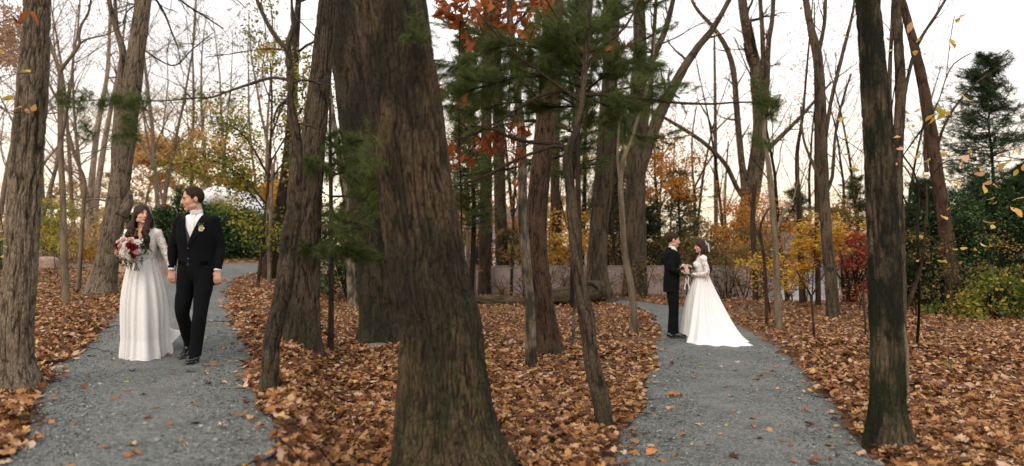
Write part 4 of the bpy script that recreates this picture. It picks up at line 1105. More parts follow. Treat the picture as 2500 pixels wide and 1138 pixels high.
PT('R22', 'sapling', 'small bare stem in the leaves left of the foreground mossy trunk', 'sapling',
   [(2113, 830, 5), (2112, 780, 5), (2108, 720, 4), (2112, 650, 3)], 'bark_dark', sides=8, depth=.0005, seed=40, flare=0, limbs=[dict(p=[(2110, 760, 3), (2096, 720, 3), (2090, 690, 2)], twigs=3, tl=.2)])
PT('R23', 'young_tree', 'thin bare tree just left of the slim grey-brown tree right of the couple', 'tree',
   [(1872, 800, 9), (1870, 700, 9), (1864, 620, 8), (1856, 560, 7), (1870, 520, 5), (1890, 500, 4)], 'bark_dark', sides=10, depth=.001, seed=41, flare=0,
   limbs=[dict(p=[(1860, 600, 5), (1840, 540, 4), (1830, 480, 3)], twigs=5, tl=.5)])
PT('R24', 'sapling', 'short pale stem beside the foot of the small crooked foreground tree', 'sapling',
   [(1402, 848, 9), (1400, 800, 8), (1404, 740, 7), (1410, 690, 6)], 'bark_birch', sides=10, depth=.001, seed=42, flare=.1)
PT('R25', 'young_tree', 'dark slender double-stemmed tree just behind the embracing couple', 'tree',
   [(1702, 735, 10), (1702, 640, 9), (1697, 560, 9), (1696, 500, 8), (1694, 450, 8)], 'bark_dark', sides=10, depth=.002, seed=43, flare=.1,
   limbs=[dict(p=[(1694, 455, 6), (1690, 400, 5), (1690, 330, 4), (1700, 260, 3)], twigs=6, tl=.7), dict(p=[(1695, 460, 6), (1720, 410, 5), (1748, 370, 4)], twigs=5, tl=.7)])
# the same kind of tree standing thin between the wall and the log
for q, (px, py, wd, tx, lab) in enumerate([(1248, 722, 9, 1255, 'yellow green leafed sapling against the dark flared trunk behind the log'), (1500, 716, 10, 1496, 'thin dark tree between the root-footed trunk and the wide grey-brown one'),
        (1602, 712, 8, 1612, 'thin dark bent stem in front of the pale wall left of the couple'), (1632, 715, 7, 1640, 'upright thin stem close behind the back of the groom in profile'), (1780, 725, 9, 1770, 'slanting thin stem left of the large divided tree'), (1395, 700, 12, 1390, 'narrow dark trunk seen between the reddish and the crooked trees')]):
    PT('s%d' % q, 'young_tree', lab, 'tree', [(px, py, wd), (px + (tx - px) * .4, py - 100, wd * .85), (tx, py - 230, wd * .6), (tx + 8, py - 380, wd * .4)], 'bark_dark', sides=10, depth=.001, seed=50 + q, flare=.1,
       limbs=[dict(p=[(px, py - 120, wd * .4), (px - 20, py - 180, wd * .3), (px - 30, py - 240, 1.5)], twigs=6, tl=.7), dict(p=[(tx, py - 200, wd * .4), (tx + 25, py - 270, wd * .3), (tx + 40, py - 330, 1.5)], twigs=6, tl=.7)])

# fallen log and its root mass
a, b_ = gp(1150, 748), gp(1475, 742)
lg = thing('fallen_log', 'weathered fallen log lying on leaves behind the pale slim tree, thicker at its right end', 'log', (a + b_) / 2)
g = Geo()
P = [pt(1140, 730, a.y), pt(1200, 733, a.y), pt(1290, 738, a.y), pt(1370, 735, a.y * 1.02), pt(1440, 728, a.y * 1.04), pt(1478, 722, a.y * 1.04)]
bark_tube(g, P, [v / F * a.y for v in (9, 11, 13, 16, 19, 14)], 48, .03, .02, 12, 0, .3, 71, .12, .12); g.obj('trunk', M['bark_log'], lg, att=True)
g = Geo(); P = [pt(1318, 724, a.y * 1.0), pt(1360, 722, a.y * 1.0), pt(1420, 716, a.y * 1.02), pt(1462, 710, a.y * 1.05)]
bark_tube(g, P, [v / F * a.y for v in (8, 18, 30, 24)], 40, .03, .03, 9, 0, .3, 72, .22, .14); g.obj('root_mass', M['bark_log'], lg, att=True)
g = Geo(); P = [pt(1415, 700, a.y), pt(1432, 692, a.y), pt(1446, 694, a.y), pt(1460, 706, a.y)]
tube(g, P, [.05, .06, .05, .03], 8, cap=True); g.obj('limb', M['bark_log'], lg)

# pale wall and houses behind the right wood
wl = thing('garden_wall', 'long pale rendered wall running behind the trees of the right wood', 'wall', gp(1500, 722))
wm = plain('pale_render', (0.30, 0.24, 0.225), .85, .2, 3, .12, .3)
def box(geo, c, sx, sy, sz):
    x, y, z = c
    V = [(x + a * sx / 2, y + b_ * sy / 2, z + d * sz / 2) for d in (-1, 1) for b_ in (-1, 1) for a in (-1, 1)]
    geo.add(V, [(0, 2, 3, 1), (4, 5, 7, 6), (0, 1, 5, 4), (2, 6, 7, 3), (0, 4, 6, 2), (1, 3, 7, 5)])
Yw = wl.location.y
x0, x1 = (1120 - 1250) / F * Yw, (1890 - 1250) / F * Yw
hw = (722 - 652) / F * Yw
g = Geo(); nseg = 9
for k in range(nseg):
    L = (x1 - x0) / nseg
    g = Geo(); box(g, (x0 + L * (k + .5), Yw + .15, hw / 2 - .15), L - .006, .22, hw + .3); g.obj('panel', wm, wl, smooth=False)
g = Geo(); box(g, ((x0 + x1) / 2, Yw + .15, hw + .03), x1 - x0 + .1, .24, .03); g.obj('coping', plain('wall_coping', (.27, .22, .205), .8, .2, 5, .1), wl, smooth=False)

wmw = plain('white_siding', (0.66, 0.66, 0.69), .7, .3, 2, .06)
rfm = plain('grey_shingles', (0.16, 0.15, 0.16), .9, .2, 20, .3)
glm = plain('window_glass', (0.03, 0.035, 0.04), .15, .6)
def house(name, label, px0, px1, ptop, Y, zb, D=7, wins=(), roof=1.8, courses=12):
    x0, x1 = (px0 - 1250) / F * Y, (px1 - 1250) / F * Y; zt = CAMZ - (ptop - HOR) / F * Y
    root = thing(name, label, 'house', ((x0 + x1) / 2, Y + D / 2, zb))
    g = Geo(); box(g, ((x0 + x1) / 2, Y + D / 2, (zt + zb) / 2), x1 - x0, D, zt - zb); g.obj('wall', wmw, root, smooth=False)
    for k in range(courses):
        g = Geo(); h_ = (zt - zb) / courses
        V = [(x0 - .02, Y - .045, zb + h_ * k), (x1 + .02, Y - .045, zb + h_ * k), (x1 + .02, Y - .012, zb + h_ * (k + 1)), (x0 - .02, Y - .012, zb + h_ * (k + 1)), (x0 - .02, Y - .008, zb + h_ * k), (x1 + .02, Y - .008, zb + h_ * k)]
        g.add(V, [(0, 1, 2, 3), (0, 4, 5, 1)]); g.obj('siding_board', wmw, root, smooth=False)
    g = Geo(); xm = (x0 + x1) / 2
    V = [(x0 - .4, Y - .4, zt), (x1 + .4, Y - .4, zt), (x1 + .4, Y + D + .4, zt), (x0 - .4, Y + D + .4, zt), (x0 + .6, Y + D / 2, zt + roof), (x1 - .6, Y + D / 2, zt + roof)]
    g.add(V, [(0, 1, 5, 4), (2, 3, 4, 5)], [(1, 2, 5), (3, 0, 4)]); g.obj('roof', rfm, root, smooth=False)
    for (wx, wz, ww, wh) in wins:
        cx, cz = (wx - 1250) / F * Y, CAMZ - (wz - HOR) / F * Y; a, b_ = ww / F * Y, wh / F * Y
        g = Geo(); box(g, (cx, Y - .06, cz), a, .05, b_); fr = g.obj('window', wmw, root, smooth=False)
        for sx in (-.25, .25):
            g = Geo(); box(g, (cx + sx * a * .92, Y - .088, cz), a * .40, .012, b_ * .84); g.obj('pane', glm, fr, smooth=False)
    return root
house('house', 'pale house with small dark windows glimpsed beside the pale slim tree', 1130, 1300, 585, 38, -.2, wins=((1262, 632, 11, 14), (1180, 632, 11, 14)))
house('house', 'white house glimpsed between trunks under the yellow saplings at the right', 1896, 2050, 622, 31, -1.6, wins=((1935, 660, 12, 16),), roof=1.0)
PT('R30', 'tree', 'slender trunk in the middle distance between the pale slim tree and the biggest trunk', 'tree', [(1144, 730, 10), (1142, 600, 9), (1140, 450, 8), (1150, 300, 6)], 'bark_grey', sides=12, depth=.002, seed=61, flare=.1, top=8, crown=4)

# ---- far trees of the right wood
pD = bare_proto('bare_tree', 'bark_dark', 24, 13, .11, 4, 11, 'orange', 700, .10, .35)
pE = bare_proto('autumn_tree', 'bark_dark', 25, 9, .09, 4, 12, 'orange', 2600, .13, .35, start=.15)
pF = bare_proto('autumn_tree', 'bark_dark', 26, 10, .09, 4, 12, 'gold', 2600, .12, .35, start=.12)
place_copies(pD, [(1160, 26, .9, 0), (1275, 33, 1, 2), (1420, 30, 1.0, 4), (1520, 36, 1.1, 1), (1625, 34, .9, 3), (1680, 42, 1, 5), (1790, 36, .95, 2.3), (1925, 27, .85, 1.2), (1980, 40, 1, 3.4), (2070, 34, .9, .6), (2120, 42, 1.1, 2), (1560, 46, 1, 3), (1100, 36, 1, 1.1), (2180, 30, .8, 5)], 'thin bare dark tree', 'far bare trees of the right wood')
place_copies(pE, [(1130, 30, .75, 0), (1290, 28, .6, 2), (1540, 31, .75, 3), (1600, 33, .8, 1), (1460, 34, .8, 4.4), (1770, 34, .55, 3), (1850, 30, .55, 5), (1900, 33, .55, 1.5), (2060, 31, .5, 2)], 'orange leafed tree', 'orange trees behind the right wood')
place_copies(pF, [(1370, 29, .55, 0), (1410, 33, .65, 2), (1505, 38, .7, 1), (1200, 36, .7, 4), (1345, 38, .8, 3)], 'golden yellow tree', 'golden trees behind the right wood')
thicket('undergrowth', 'brown and olive brush filling the far background of the right wood', 'woodland', [(1050, 1560, 480, 640, 40, 60), (1600, 2200, 560, 640, 40, 60)], 26000, 'brush', .22, 'bark_dark', 50, 16)
M['brush_dark'] = leaf_mat('olive_brush_leaves', [(0, (0.05, 0.06, 0.02)), (.4, (0.13, 0.12, 0.04)), (.75, (0.30, 0.15, 0.05)), (1, (0.5, 0.28, 0.05))], 0.35, clump=.9)
thicket('undergrowth', 'rust and olive saplings and twigs in front of the pale wall', 'shrubs', [(1440, 1600, 640, 722, 21.5, 23.3), (1600, 1800, 655, 725, 21.5, 23.3), (1120, 1440, 640, 722, 21.8, 23.3)], 4200, 'brush_dark', .07, 'bark_dark', 26, 17)
thicket('undergrowth', 'rust orange and olive brush in the middle distance right of the couple', 'shrubs', [(1770, 2000, 560, 735, 19.5, 23)], 3600, 'brush_dark', .075, 'bark_dark', 40, 18)
thicket('undergrowth', 'orange leafed brush above the pale wall between the trunks', 'shrubs', [(1440, 1900, 560, 660, 25, 29), (1100, 1330, 560, 690, 24, 29)], 6000, 'brush_dark', .12, 'bark_dark', 24, 19)
thicket('undergrowth', 'far rust and olive leafage closing the view behind the couple in profile', 'woodland', [(1440, 1760, 470, 650, 30, 38), (1760, 2150, 500, 660, 28, 36)], 11000, 'brush_dark', .15, 'bark_dark', 40, 23)
thicket('golden_shrub', 'bright yellow foliage between the reddish trunk and the crooked tree', 'shrub', [(1325, 1460, 520, 655, 25, 27)], 3600, 'gold', .10, 'bark_dark', 8, 20)

# ---- conifers
def conifer(name, label, px, Y, ptop, wpx, seed, n=16, mat='needle_dark', tuftn=14, l=.16, wid=.010, base=None, ragged=.35, start=.12, kk=9, rtr=.09, per=5, gap=None, cat='conifer'):
    rg = random.Random(seed); R = np.random.default_rng(seed)
    x = (px - 1250) / F * Y; z0 = gh(x, Y); zt = CAMZ - (ptop - HOR) / F * Y; H = zt - z0; W = wpx / 2 / F * Y
    root = thing(name, label, cat, (x, Y, z0))
    P = [Vector((x + rg.gauss(0, .02) * k, Y, z0 - .1 + H * k / 8)) for k in range(9)]
    g = Geo(); tube(g, P, [rtr * (1 - k / 8.5) for k in range(9)], 8); g.obj('trunk', M['bark_dark'], root)
    g = Geo(); tp, td = [], []
    for k in range(n):
        f = start + (1 - start) * (k / n); q = P[0].lerp(P[-1], f)
        if gap and gap[0] < f < gap[1] and rg.random() < .7: continue
        wl_ = W * (1 - f) ** .75 * rg.uniform(1 - ragged, 1 + ragged) + .15
        for m_ in range(int(kk * 1.5)):
            q = P[0].lerp(P[-1], min(.99, f + rg.uniform(-.5, .5) / n))
            a = rg.uniform(0, 6.28); d = Vector((math.cos(a), math.sin(a), rg.uniform(-.05, .35)))
            Tw, d2 = wander(rg, q, d, wl_ * rg.uniform(.45, 1.15), 4, .12, .03); tube(g, Tw, [.018, .014, .01, .006, .003], 3)
            for s in range(per + 3):
                u = rg.uniform(.3, 1); j_ = min(3, int(u * 4)); c = Tw[j_].lerp(Tw[j_ + 1], u * 4 - j_)
                tp.append(list(c + Vector((rg.gauss(0, .07), rg.gauss(0, .07), rg.gauss(0, .04))) * wl_)); td.append(list((d2 + Vector((rg.gauss(0, .5), rg.gauss(0, .5), .1))).normalized()))
    g.obj('limb', M['bark_dark'], root)
    gn = Geo(); tufts(gn, tp, td, l, tuftn, wid, R, .2, .6); gn.obj('needles', M[mat], root, smooth=False, kind='stuff')
conifer('pine_tree', 'tall ragged pine with a bare middle standing alone against the sky at the right', 2425, 27, 125, 680, 81, 34, l=.28, wid=.020, tuftn=12, gap=(.54, .66), kk=9, rtr=.12, ragged=.5)
conifer('pine_tree', 'dark pine in the background left of the couple between orange trees', 1575, 30, 490, 240, 82, 12, l=.2, wid=.016)
conifer('pine_tree', 'dark green conifer rising behind the heads of the embracing couple', 1655, 27, 400, 400, 83, 13, l=.2, wid=.014, kk=5)
conifer('pine_tree', 'dark green conifer with its top behind the wide grey-brown trunk', 1510, 32, 440, 260, 84, 14, l=.2, wid=.018)
conifer('pine_tree', 'dark green pine filling the background between the big trunk and the pale slim tree', 1150, 20, 60, 240, 85, 20, l=.2, wid=.012, kk=9, start=.3, mat='needle', per=5)
conifer('pine_tree', 'tall green pine behind the reddish trunk', 1400, 19, -60, 260, 86, 20, l=.2, wid=.011, kk=8, start=.42, mat='needle', per=4)
conifer('pine_tree', 'pine crown behind the long limb left of the thin straight tree', 1480, 27, 250, 280, 88, 16, l=.2, wid=.014, kk=8, start=.35)
conifer('pine_tree', 'distant dark conifer right of the tall grey trunk', 2090, 36, 420, 240, 87, 14, l=.25, wid=.02)
conifer('pine_tree', 'distant dark conifer left of the tall grey trunk', 1945, 40, 440, 220, 89, 14, l=.25, wid=.02)

# ---- dark evergreens and coloured shrubs at the right
bush('evergreen_bush', 'large dark evergreen right behind the leaning trunk', 2300, 750, 210, 290, 'hedge', 12000, .085, 91, depth=1.8)
bush('evergreen_bush', 'huge dark evergreen filling the right edge of the picture', 2455, 748, 220, 290, 'hedge', 12000, .085, 92, depth=1.8)
bush('evergreen_bush', 'lower dark evergreen between the pale trunk and the leaning trunk', 2220, 745, 110, 250, 'hedge', 7000, .08, 93, depth=1.4)
bush('evergreen_bush', 'dark low evergreen around the pale slim tree with the broken stub', 850, 735, 180, 200, 'hedge', 9000, .09, 94, depth=1.5)
bush('evergreen_bush', 'dark low evergreen behind the coral red shrub', 2560, 760, 180, 260, 'hedge', 8000, .085, 95, depth=1.4)
bush('red_shrub', 'crimson leafed shrub behind the yellow saplings', 2082, 745, 86, 185, 'red', 4200, .055, 96, depth=.9)
bush('coral_shrub', 'coral red leafed shrub at the right edge above the green one', 2492, 740, 100, 130, 'coral', 1900, .06, 97, depth=.6)
bush('leafy_shrub', 'yellow green shrub with broad leaves at the right edge of the leaf floor', 2440, 782, 170, 110, 'green_yellow', 3200, .08, 98, depth=.8, tpl=PLAIN)
bush('low_shrub', 'small light green plant at the foot of the leaning trunk', 2290, 772, 60, 34, 'fern', 500, .05, 99, depth=.4)
bush('fern_tuft', 'bright green weed growing through the fallen leaves right of the mossy trunk', 2310, 905, 32, 18, 'fern', 90, .05, 100, depth=.12, cat='plant')
bush('fern_tuft', 'small yellow green weed among leaves in front of the boulder', 118, 690, 18, 10, 'fern', 60, .05, 101, depth=.12, cat='plant')
bush('fern_tuft', 'dark green sprig beside the rounded boulder', 120, 672, 26, 16, 'hedge', 90, .05, 102, depth=.12, cat='plant')
bush('olive_shrub', 'olive shrub in front of the boulder far left behind the thick oak', 12, 660, 60, 60, 'hedge', 900, .07, 103, depth=.6)

conifer('pine_tree', 'dark pointed conifer before the right evergreens, left of the leaning trunk', 2235, 19.5, 425, 260, 130, 22, l=.18, wid=.012, kk=9)
conifer('pine_tree', 'dark conifer rising above the right evergreens near the edge of the picture', 2490, 19.5, 385, 380, 131, 24, l=.18, wid=.012, kk=9)
conifer('pine_tree', 'dark conifer between the leaning trunk and the lone ragged pine', 2355, 20.5, 420, 340, 132, 22, l=.18, wid=.012, kk=9)
thicket('undergrowth', 'rust and olive twigs tangled before the dark evergreens at the right', 'shrubs', [(2220, 2500, 520, 740, 15.8, 17.2)], 2200, 'brush_dark', .06, 'bark_dark', 26, 133)
# ---- saplings with yellow leaves, middle distance right
def yellow_sapling(label, px, py, ptop, boxes, n, mat='yellow', size=.085, seed=1, name='beech_sapling', group=None):
    b_ = gp(px, py); Y = b_.y; rg = random.Random(seed); R = np.random.default_rng(seed)
    root = thing(name, label, 'sapling', b_, group)
    g = Geo(); P, _ = wander(rg, b_, Vector((0, 0, 1)), (py - ptop) / F * Y, 6, .06); tube(g, P, [.02, .018, .015, .012, .009, .006, .003], 6); g.obj('trunk', M['bark_dark'], root)
    g = Geo(); tips = []
    for (bx, by, r_) in boxes:
        c = pt(bx, by, Y + rg.uniform(-.4, .4)); a = P[min(6, max(1, int((c.z - b_.z) / max(.1, P[-1].z - b_.z) * 5)))]
        L = bez(a, c, 6, -.03); L = [p + Vector((rg.gauss(0, .03), rg.gauss(0, .03), rg.gauss(0, .03))) for p in L]; tube(g, L, [.009, .008, .007, .005, .004, .003], 4)
        for q in range(5):
            grow(g, rg, L[rg.randrange(2, 6)], Vector((rg.gauss(0, 1), rg.gauss(0, .8), rg.gauss(0, .25))), r_ / F * Y, .003, 1, tips, 2, sides=3)
    g.obj('limb', M['bark_dark'], root)
    gl = leaves_near(tips, n, .06, size, BEECH, .75, R, curl=.25); gl.obj('foliage', M[mat], root, smooth=False, kind='stuff')
yellow_sapling('sapling with flat layers of yellow orange leaves in front of the tall grey trunk', 1982, 760, 560, [(1940, 620, 40), (1970, 590, 40), (2000, 560, 45), (2030, 570, 45), (2060, 580, 45), (1950, 650, 35), (1990, 605, 45), (2030, 615, 40), (2080, 560, 40), (2010, 540, 30), (1925, 655, 30), (2060, 545, 30)], 2400, size=.10, seed=111)
yellow_sapling('sapling with thin yellow green leaves right of the large divided tree', 1880, 770, 600, [(1840, 640, 40), (1800, 645, 30), (1870, 660, 40), (1910, 690, 30), (1890, 620, 30), (1850, 690, 30)], 700, 'yellow', .075, seed=112)
yellow_sapling('sapling with a few orange leaves just left of the foreground mossy trunk', 2098, 765, 680, [(2100, 700, 25), (2080, 690, 25), (2105, 730, 20), (2070, 710, 20)], 40, 'yellow', .08, seed=113)
yellow_sapling('short sapling with green and yellow leaves behind the log', 1250, 728, 600, [(1250, 600, 16), (1240, 620, 20), (1255, 650, 14), (1240, 640, 14)], 60, 'green_yellow', .08, seed=114)
thicket('autumn_maple', 'rust orange leafed branches around the foot of the large divided tree', 'tree', [(1760, 1960, 480, 650, 23.5, 26)], 3200, 'orange', .09, 'bark_dark', 8, 141)
thicket('autumn_maple', 'rust and orange leaves lit behind the pair of dark trunks', 'tree', [(1090, 1330, 470, 640, 27, 32)], 3000, 'orange', .12, 'bark_dark', 8, 142)
thicket('autumn_maple', 'orange leafed branches hanging behind the wide grey-brown trunk left of the couple', 'tree', [(1550, 1700, 330, 480, 26, 28)], 3600, 'orange', .11, 'bark_dark', 5, 21)

# ---- pine boughs of the crooked foreground tree and of a pine standing beside it
r9 = R9[0]; Y9 = R9[2]
rg = random.Random(5)
def boughs(root, Y, L, ntw=14, tl=.35, tn=26, tlen=.11, per=4, wid=.0035, mat='bark_dark', seed=1, start=.15, needle='needle'):
    rg = random.Random(seed)
    for l in L:
        P = [pt(q[0], q[1], Y + (q[3] if len(q) > 3 else 0)) for q in l]
        bough(root, mat, P, [q[2] / 2 / F * Y for q in l], rg, ntw, tl, tn, tlen, 'limb', per, needle, start, wid)
PT('RP', 'white_pine', 'pine with soft spreading boughs between the reddish trunk and the crooked tree', 'pine tree',
   [(1418, 765, 15), (1416, 640, 14), (1412, 480, 13), (1410, 300, 12), (1412, 120, 10), (1418, -60, 8)], 'bark_dark', sides=18, depth=.003, seed=120, top=7)
YR = T['RP'][2]
boughs(r9, Y9 * 1.05, [
    [(1424, 215, 7), (1350, 190, 6, -.1), (1260, 190, 5, -.2), (1170, 215, 4, -.3), (1100, 230, 3, -.3)],
    [(1426, 190, 7), (1350, 130, 6, .1), (1260, 110, 5, .2), (1180, 130, 4, .3), (1110, 170, 3, .3)],
    [(1430, 150, 7), (1390, 90, 6, .1), (1400, 100, 5, .2), (1330, 130, 4, .3)],
    [(1424, 230, 7), (1470, 190, 6, .1), (1520, 160, 5, .2), (1560, 150, 4, .3)],
    [(1426, 200, 7), (1400, 150, 5, -.1), (1360, 110, 4, -.2), (1400, 90, 3, -.2)],
    [(1424, 220, 6), (1460, 250, 5, -.1), (1520, 265, 4, -.2), (1570, 250, 3, -.2)],
    [(1420, 260, 6), (1340, 260, 5, .2), (1250, 250, 4, .4), (1160, 270, 3, .6)],
    [(1428, 160, 6), (1350, 160, 5, .3), (1270, 150, 4, .6), (1200, 180, 3, .8)],
    [(1430, 110, 6), (1460, 60, 5, .2), (1500, 20, 4, .3), (1530, -10, 3, .3)]], 40, .38, 44, .125, 5, seed=3, start=.2, wid=.0028)
boughs(T['RP'][0], YR, [
    [(1412, 330, 7), (1340, 300, 6, -.6), (1250, 300, 5, -1), (1150, 330, 4, -1.2)],
    [(1412, 260, 7), (1330, 220, 6, .3), (1240, 200, 5, .6), (1140, 190, 4, .8)],
    [(1412, 200, 7), (1340, 120, 6, .3), (1240, 90, 5, .6), (1120, 60, 4, .8)],
    [(1412, 180, 7), (1470, 130, 6, .3), (1540, 110, 5, .6), (1610, 80, 4, .8)],
    [(1412, 300, 7), (1480, 300, 6, -.4), (1550, 330, 5, -.6), (1600, 340, 4, -.8)],
    [(1414, 120, 7), (1400, 60, 6, -.4), (1360, 20, 5, -.6), (1300, -10, 4, -.8)],
    [(1414, 100, 7), (1480, 60, 6, -.2), (1540, 30, 5, -.3), (1590, 0, 4, -.4)],
    [(1412, 370, 7), (1300, 400, 5, .4), (1200, 420, 4, .6), (1120, 430, 3, .8)],
    [(1414, 60, 7), (1340, 10, 6, .4), (1260, 20, 5, .6), (1200, 50, 4, .8)],
    [(1412, 240, 7), (1500, 220, 6, 1.0), (1600, 210, 5, 1.6), (1660, 240, 4, 2.2)]], 40, .75, 46, .16, 5, wid=.0048, seed=4)
# soft tufts against the big divided trunk
tuft_spots(r9, [(1870, 245), (1880, 262), (1860, 230), (1888, 250), (1870, 285), (1900, 270), (1850, 220), (1840, 340), (1590, 200), (1610, 215), (1850, 250), (1865, 350)], Y9 * 1.0, .12, 36, 7, seed=12, wid=.003)
# green boughs left of the big trunk
PT('RQ', 'white_pine', 'young pine with soft low boughs left of the mossy dark trunk', 'pine tree',
   [(806, 868, 16), (808, 760, 14), (808, 640, 12), (808, 480, 10), (806, 350, 8), (806, 240, 5)], 'bark_dark', sides=12, depth=.003, seed=121)
YQ = T['RQ'][2]
boughs(T['RQ'][0], YQ, [[(808, 380, 6), (850, 350, 5, -.4), (900, 340, 4, -.8), (940, 330, 3, -1.2)], [(808, 430, 6), (850, 420, 5, -.6), (900, 430, 4, -1), (940, 440, 3, -1.4)], [(808, 480, 6), (850, 480, 5, -.6), (900, 490, 4, -1), (940, 500, 3, -1.4)],
    [(808, 520, 6), (840, 540, 5, -1), (880, 560, 4, -1.5)], [(808, 330, 6), (780, 350, 5, -.5), (750, 380, 4, -1)], [(808, 560, 6), (780, 590, 5, -.5), (760, 600, 4, -1)], [(808, 400, 6), (830, 400, 5, .5), (860, 400, 4, 1)],
    [(808, 600, 6), (850, 610, 5, .2), (890, 620, 4, .4)]], 30, .4, 44, .13, 5, wid=.0034, seed=6)
tuft_spots(T['R2'][0], [(1010, 60), (1022, 85), (1000, 100), (1032, 60), (1015, 40), (1040, 90), (905, 380), (925, 400), (915, 350)], T['R2'][2] - .32, .10, 30, 5, seed=13, wid=.0022)

# ================================================================== SINGLE LEAVES
def leaf_mesh(tpl, name, curl, seed):
    R = np.random.default_rng(seed); V, Tt = tpl; V = V.copy()
    a = R.uniform(0, 6.28); u = V[:, 0] * math.cos(a) + V[:, 1] * math.sin(a)
    V[:, 2] += curl * (u * u * 2.2) + R.uniform(-.05, .05, len(V)) * curl
    g = Geo(); g.add(V, None, Tt); return g
LM = {}
for k in range(4):
    LM['beech', k] = leaf_mesh(BEECH, 'beech', (.5, .9, .3, -.6)[k], k).mesh('leaf', M['yellow_one'])
    LM['oak', k] = leaf_mesh(OAK, 'oak', (.6, 1.0, -.7, .3)[k], k).mesh('leaf', M['fallen_one'])
    LM['rust', k] = leaf_mesh(MAPLE if k % 2 else OAK, 'rust', (1.6, 2.2, -1.7, 2.4)[k], k + 5).mesh('leaf', M['rust_one'])
    LM['fall_yellow', k] = leaf_mesh(BEECH, 'fy', (.2, .4, -.3, .5)[k], k + 9).mesh('leaf', M['yellow_one'])
def hang_leaf(root, kind, px, py, Y, size, k, rg, tilt=1.2, name='leaf'):
    p = pt(px, py, Y)
    q = Quaternion((0, 0, 1), rg.uniform(0, 6.28)); q2 = Quaternion(Vector((rg.gauss(0, 1), rg.gauss(0, 1), rg.gauss(0, .3))).normalized(), rg.uniform(.25, tilt))
    m4 = Matrix.LocRotScale(p - root.location, q2 @ q, Vector((size, size, size)))
    return link(name, LM[kind, k % 4], root, m4)
# yellow beech leaves in the right foreground, on thin twigs of one sapling
bs = gp(2238, 850); bs_root = thing('beech_sapling', 'foreground sapling with large scattered yellow leaves on thin twigs at the upper right', 'sapling', bs)
Yb = bs.y * .82
TW = [[(2238, 850, 9), (2244, 760, 8), (2242, 640, 7), (2240, 540, 6), (2244, 470, 5), (2232, 420, 4), (2205, 380, 4)],
      [(2240, 540, 4), (2205, 480, 4), (2185, 400, 3), (2175, 340, 3), (2180, 240, 3), (2200, 130, 3), (2205, 20, 2)],
      [(2205, 380, 3), (2240, 330, 4), (2262, 300, 4), (2290, 250, 3), (2310, 190, 3), (2330, 155, 3), (2370, 130, 2)],
      [(2242, 560, 3), (2300, 540, 3), (2360, 490, 3), (2420, 450, 2), (2500, 400, 2)],
      [(2240, 480, 3), (2300, 400, 3), (2350, 390, 3), (2420, 380, 2), (2500, 390, 2)],
      [(2244, 600, 3), (2300, 600, 3), (2380, 560, 3), (2460, 520, 2), (2510, 480, 2)],
      [(2244, 470, 3), (2210, 410, 3), (2180, 390, 2), (2150, 370, 2)],
      [(2310, 190, 2), (2320, 100, 2), (2330, 40, 2)], [(2205, 480, 2), (2150, 410, 2), (2090, 360, 2), (2040, 330, 1.5)]]
rgl = random.Random(77)
for l in TW:
    P = [pt(a, b_, (bs.y if (i_ == 0 and a == 2238) else Yb)) for i_, (a, b_, w_) in enumerate(l)]
    if l[0][0] == 2238: P[0] = bs; P[1] = pt(2244, 760, bs.y * .95)
    Q, QR, _ = resample(P, [q[2] / 2 / F * Yb for q in l], 20); g = Geo(); tube(g, Q, QR, 6); g.obj('stem', M['bark_dark'], bs_root)
YL = [(2185, 12, 20), (2222, 67, 22), (2168, 98, 14), (2170, 125, 14), (2205, 150, 12), (2235, 130, 18), (2352, 40, 24), (2338, 48, 18), (2325, 104, 18), (2325, 110, 20), (2242, 100, 14), (2065, 88, 22), (2040, 135, 16), (2285, 165, 8),
      (2355, 240, 28), (2213, 274, 20), (2242, 270, 16), (2290, 272, 26), (2300, 282, 26), (2270, 285, 22), (2277, 296, 18), (2310, 278, 20), (2352, 268, 13), (2170, 262, 9), (2060, 292, 24), (2064, 340, 18), (2095, 346, 16), (2068, 376, 14), (2085, 415, 18), (2190, 336, 14), (2178, 358, 16), (2196, 362, 18), (2185, 402, 18),
      (2240, 385, 26), (2265, 394, 22), (2300, 370, 16), (2303, 378, 16), (2356, 388, 28), (2366, 372, 14), (2447, 376, 22), (2482, 372, 20), (2452, 406, 32), (2390, 427, 26), (2395, 412, 16), (2336, 451, 30), (2330, 440, 14), (2410, 450, 28), (2405, 460, 24), (2428, 455, 18), (2480, 422, 16), (2500, 410, 18), (2487, 484, 24), (2468, 511, 26), (2482, 519, 28), (2303, 533, 26), (2318, 507, 14), (2420, 487, 16), (2430, 497, 16), (2415, 545, 20), (2425, 553, 18),
      (2252, 580, 16), (2300, 640, 24), (2330, 610, 14), (2345, 640, 12), (2355, 608, 16), (2380, 610, 14), (2400, 600, 14), (2240, 636, 12), (2280, 700, 10), (2348, 400, 12), (2260, 430, 12), (1956, 20, 10), (2230, 350, 12), (2220, 310, 10), (2035, 182, 10), (2120, 178, 8)]
SPOT = np.array([q for l in TW for q in resample([pt(a, b_, Yb) for a, b_, w_ in l], [1] * len(l), 40)[0]])
def petiole(g, c, spots, rg, sag=.02):
    a = Vector(spots[np.argmin(np.linalg.norm(spots - np.array(c), axis=1))]); m_ = a.lerp(c, .5) + Vector((rg.gauss(0, .02), rg.gauss(0, .02), sag))
    Q, QR, _ = resample([a, m_, c], [.0022, .0016, .0009], 9); tube(g, Q, QR, 4)
gtw = Geo()
for k, (px, py, s) in enumerate(YL):
    Yk = Yb + rgl.uniform(-.5, .4)
    hang_leaf(bs_root, 'beech', px, py, Yk, s * 1.4 / F * Yb, k, rgl, 1.1)
    petiole(gtw, pt(px, py, Yk), SPOT, rgl)
gtw.obj('twig', M['bark_dark'], bs_root, kind='stuff')
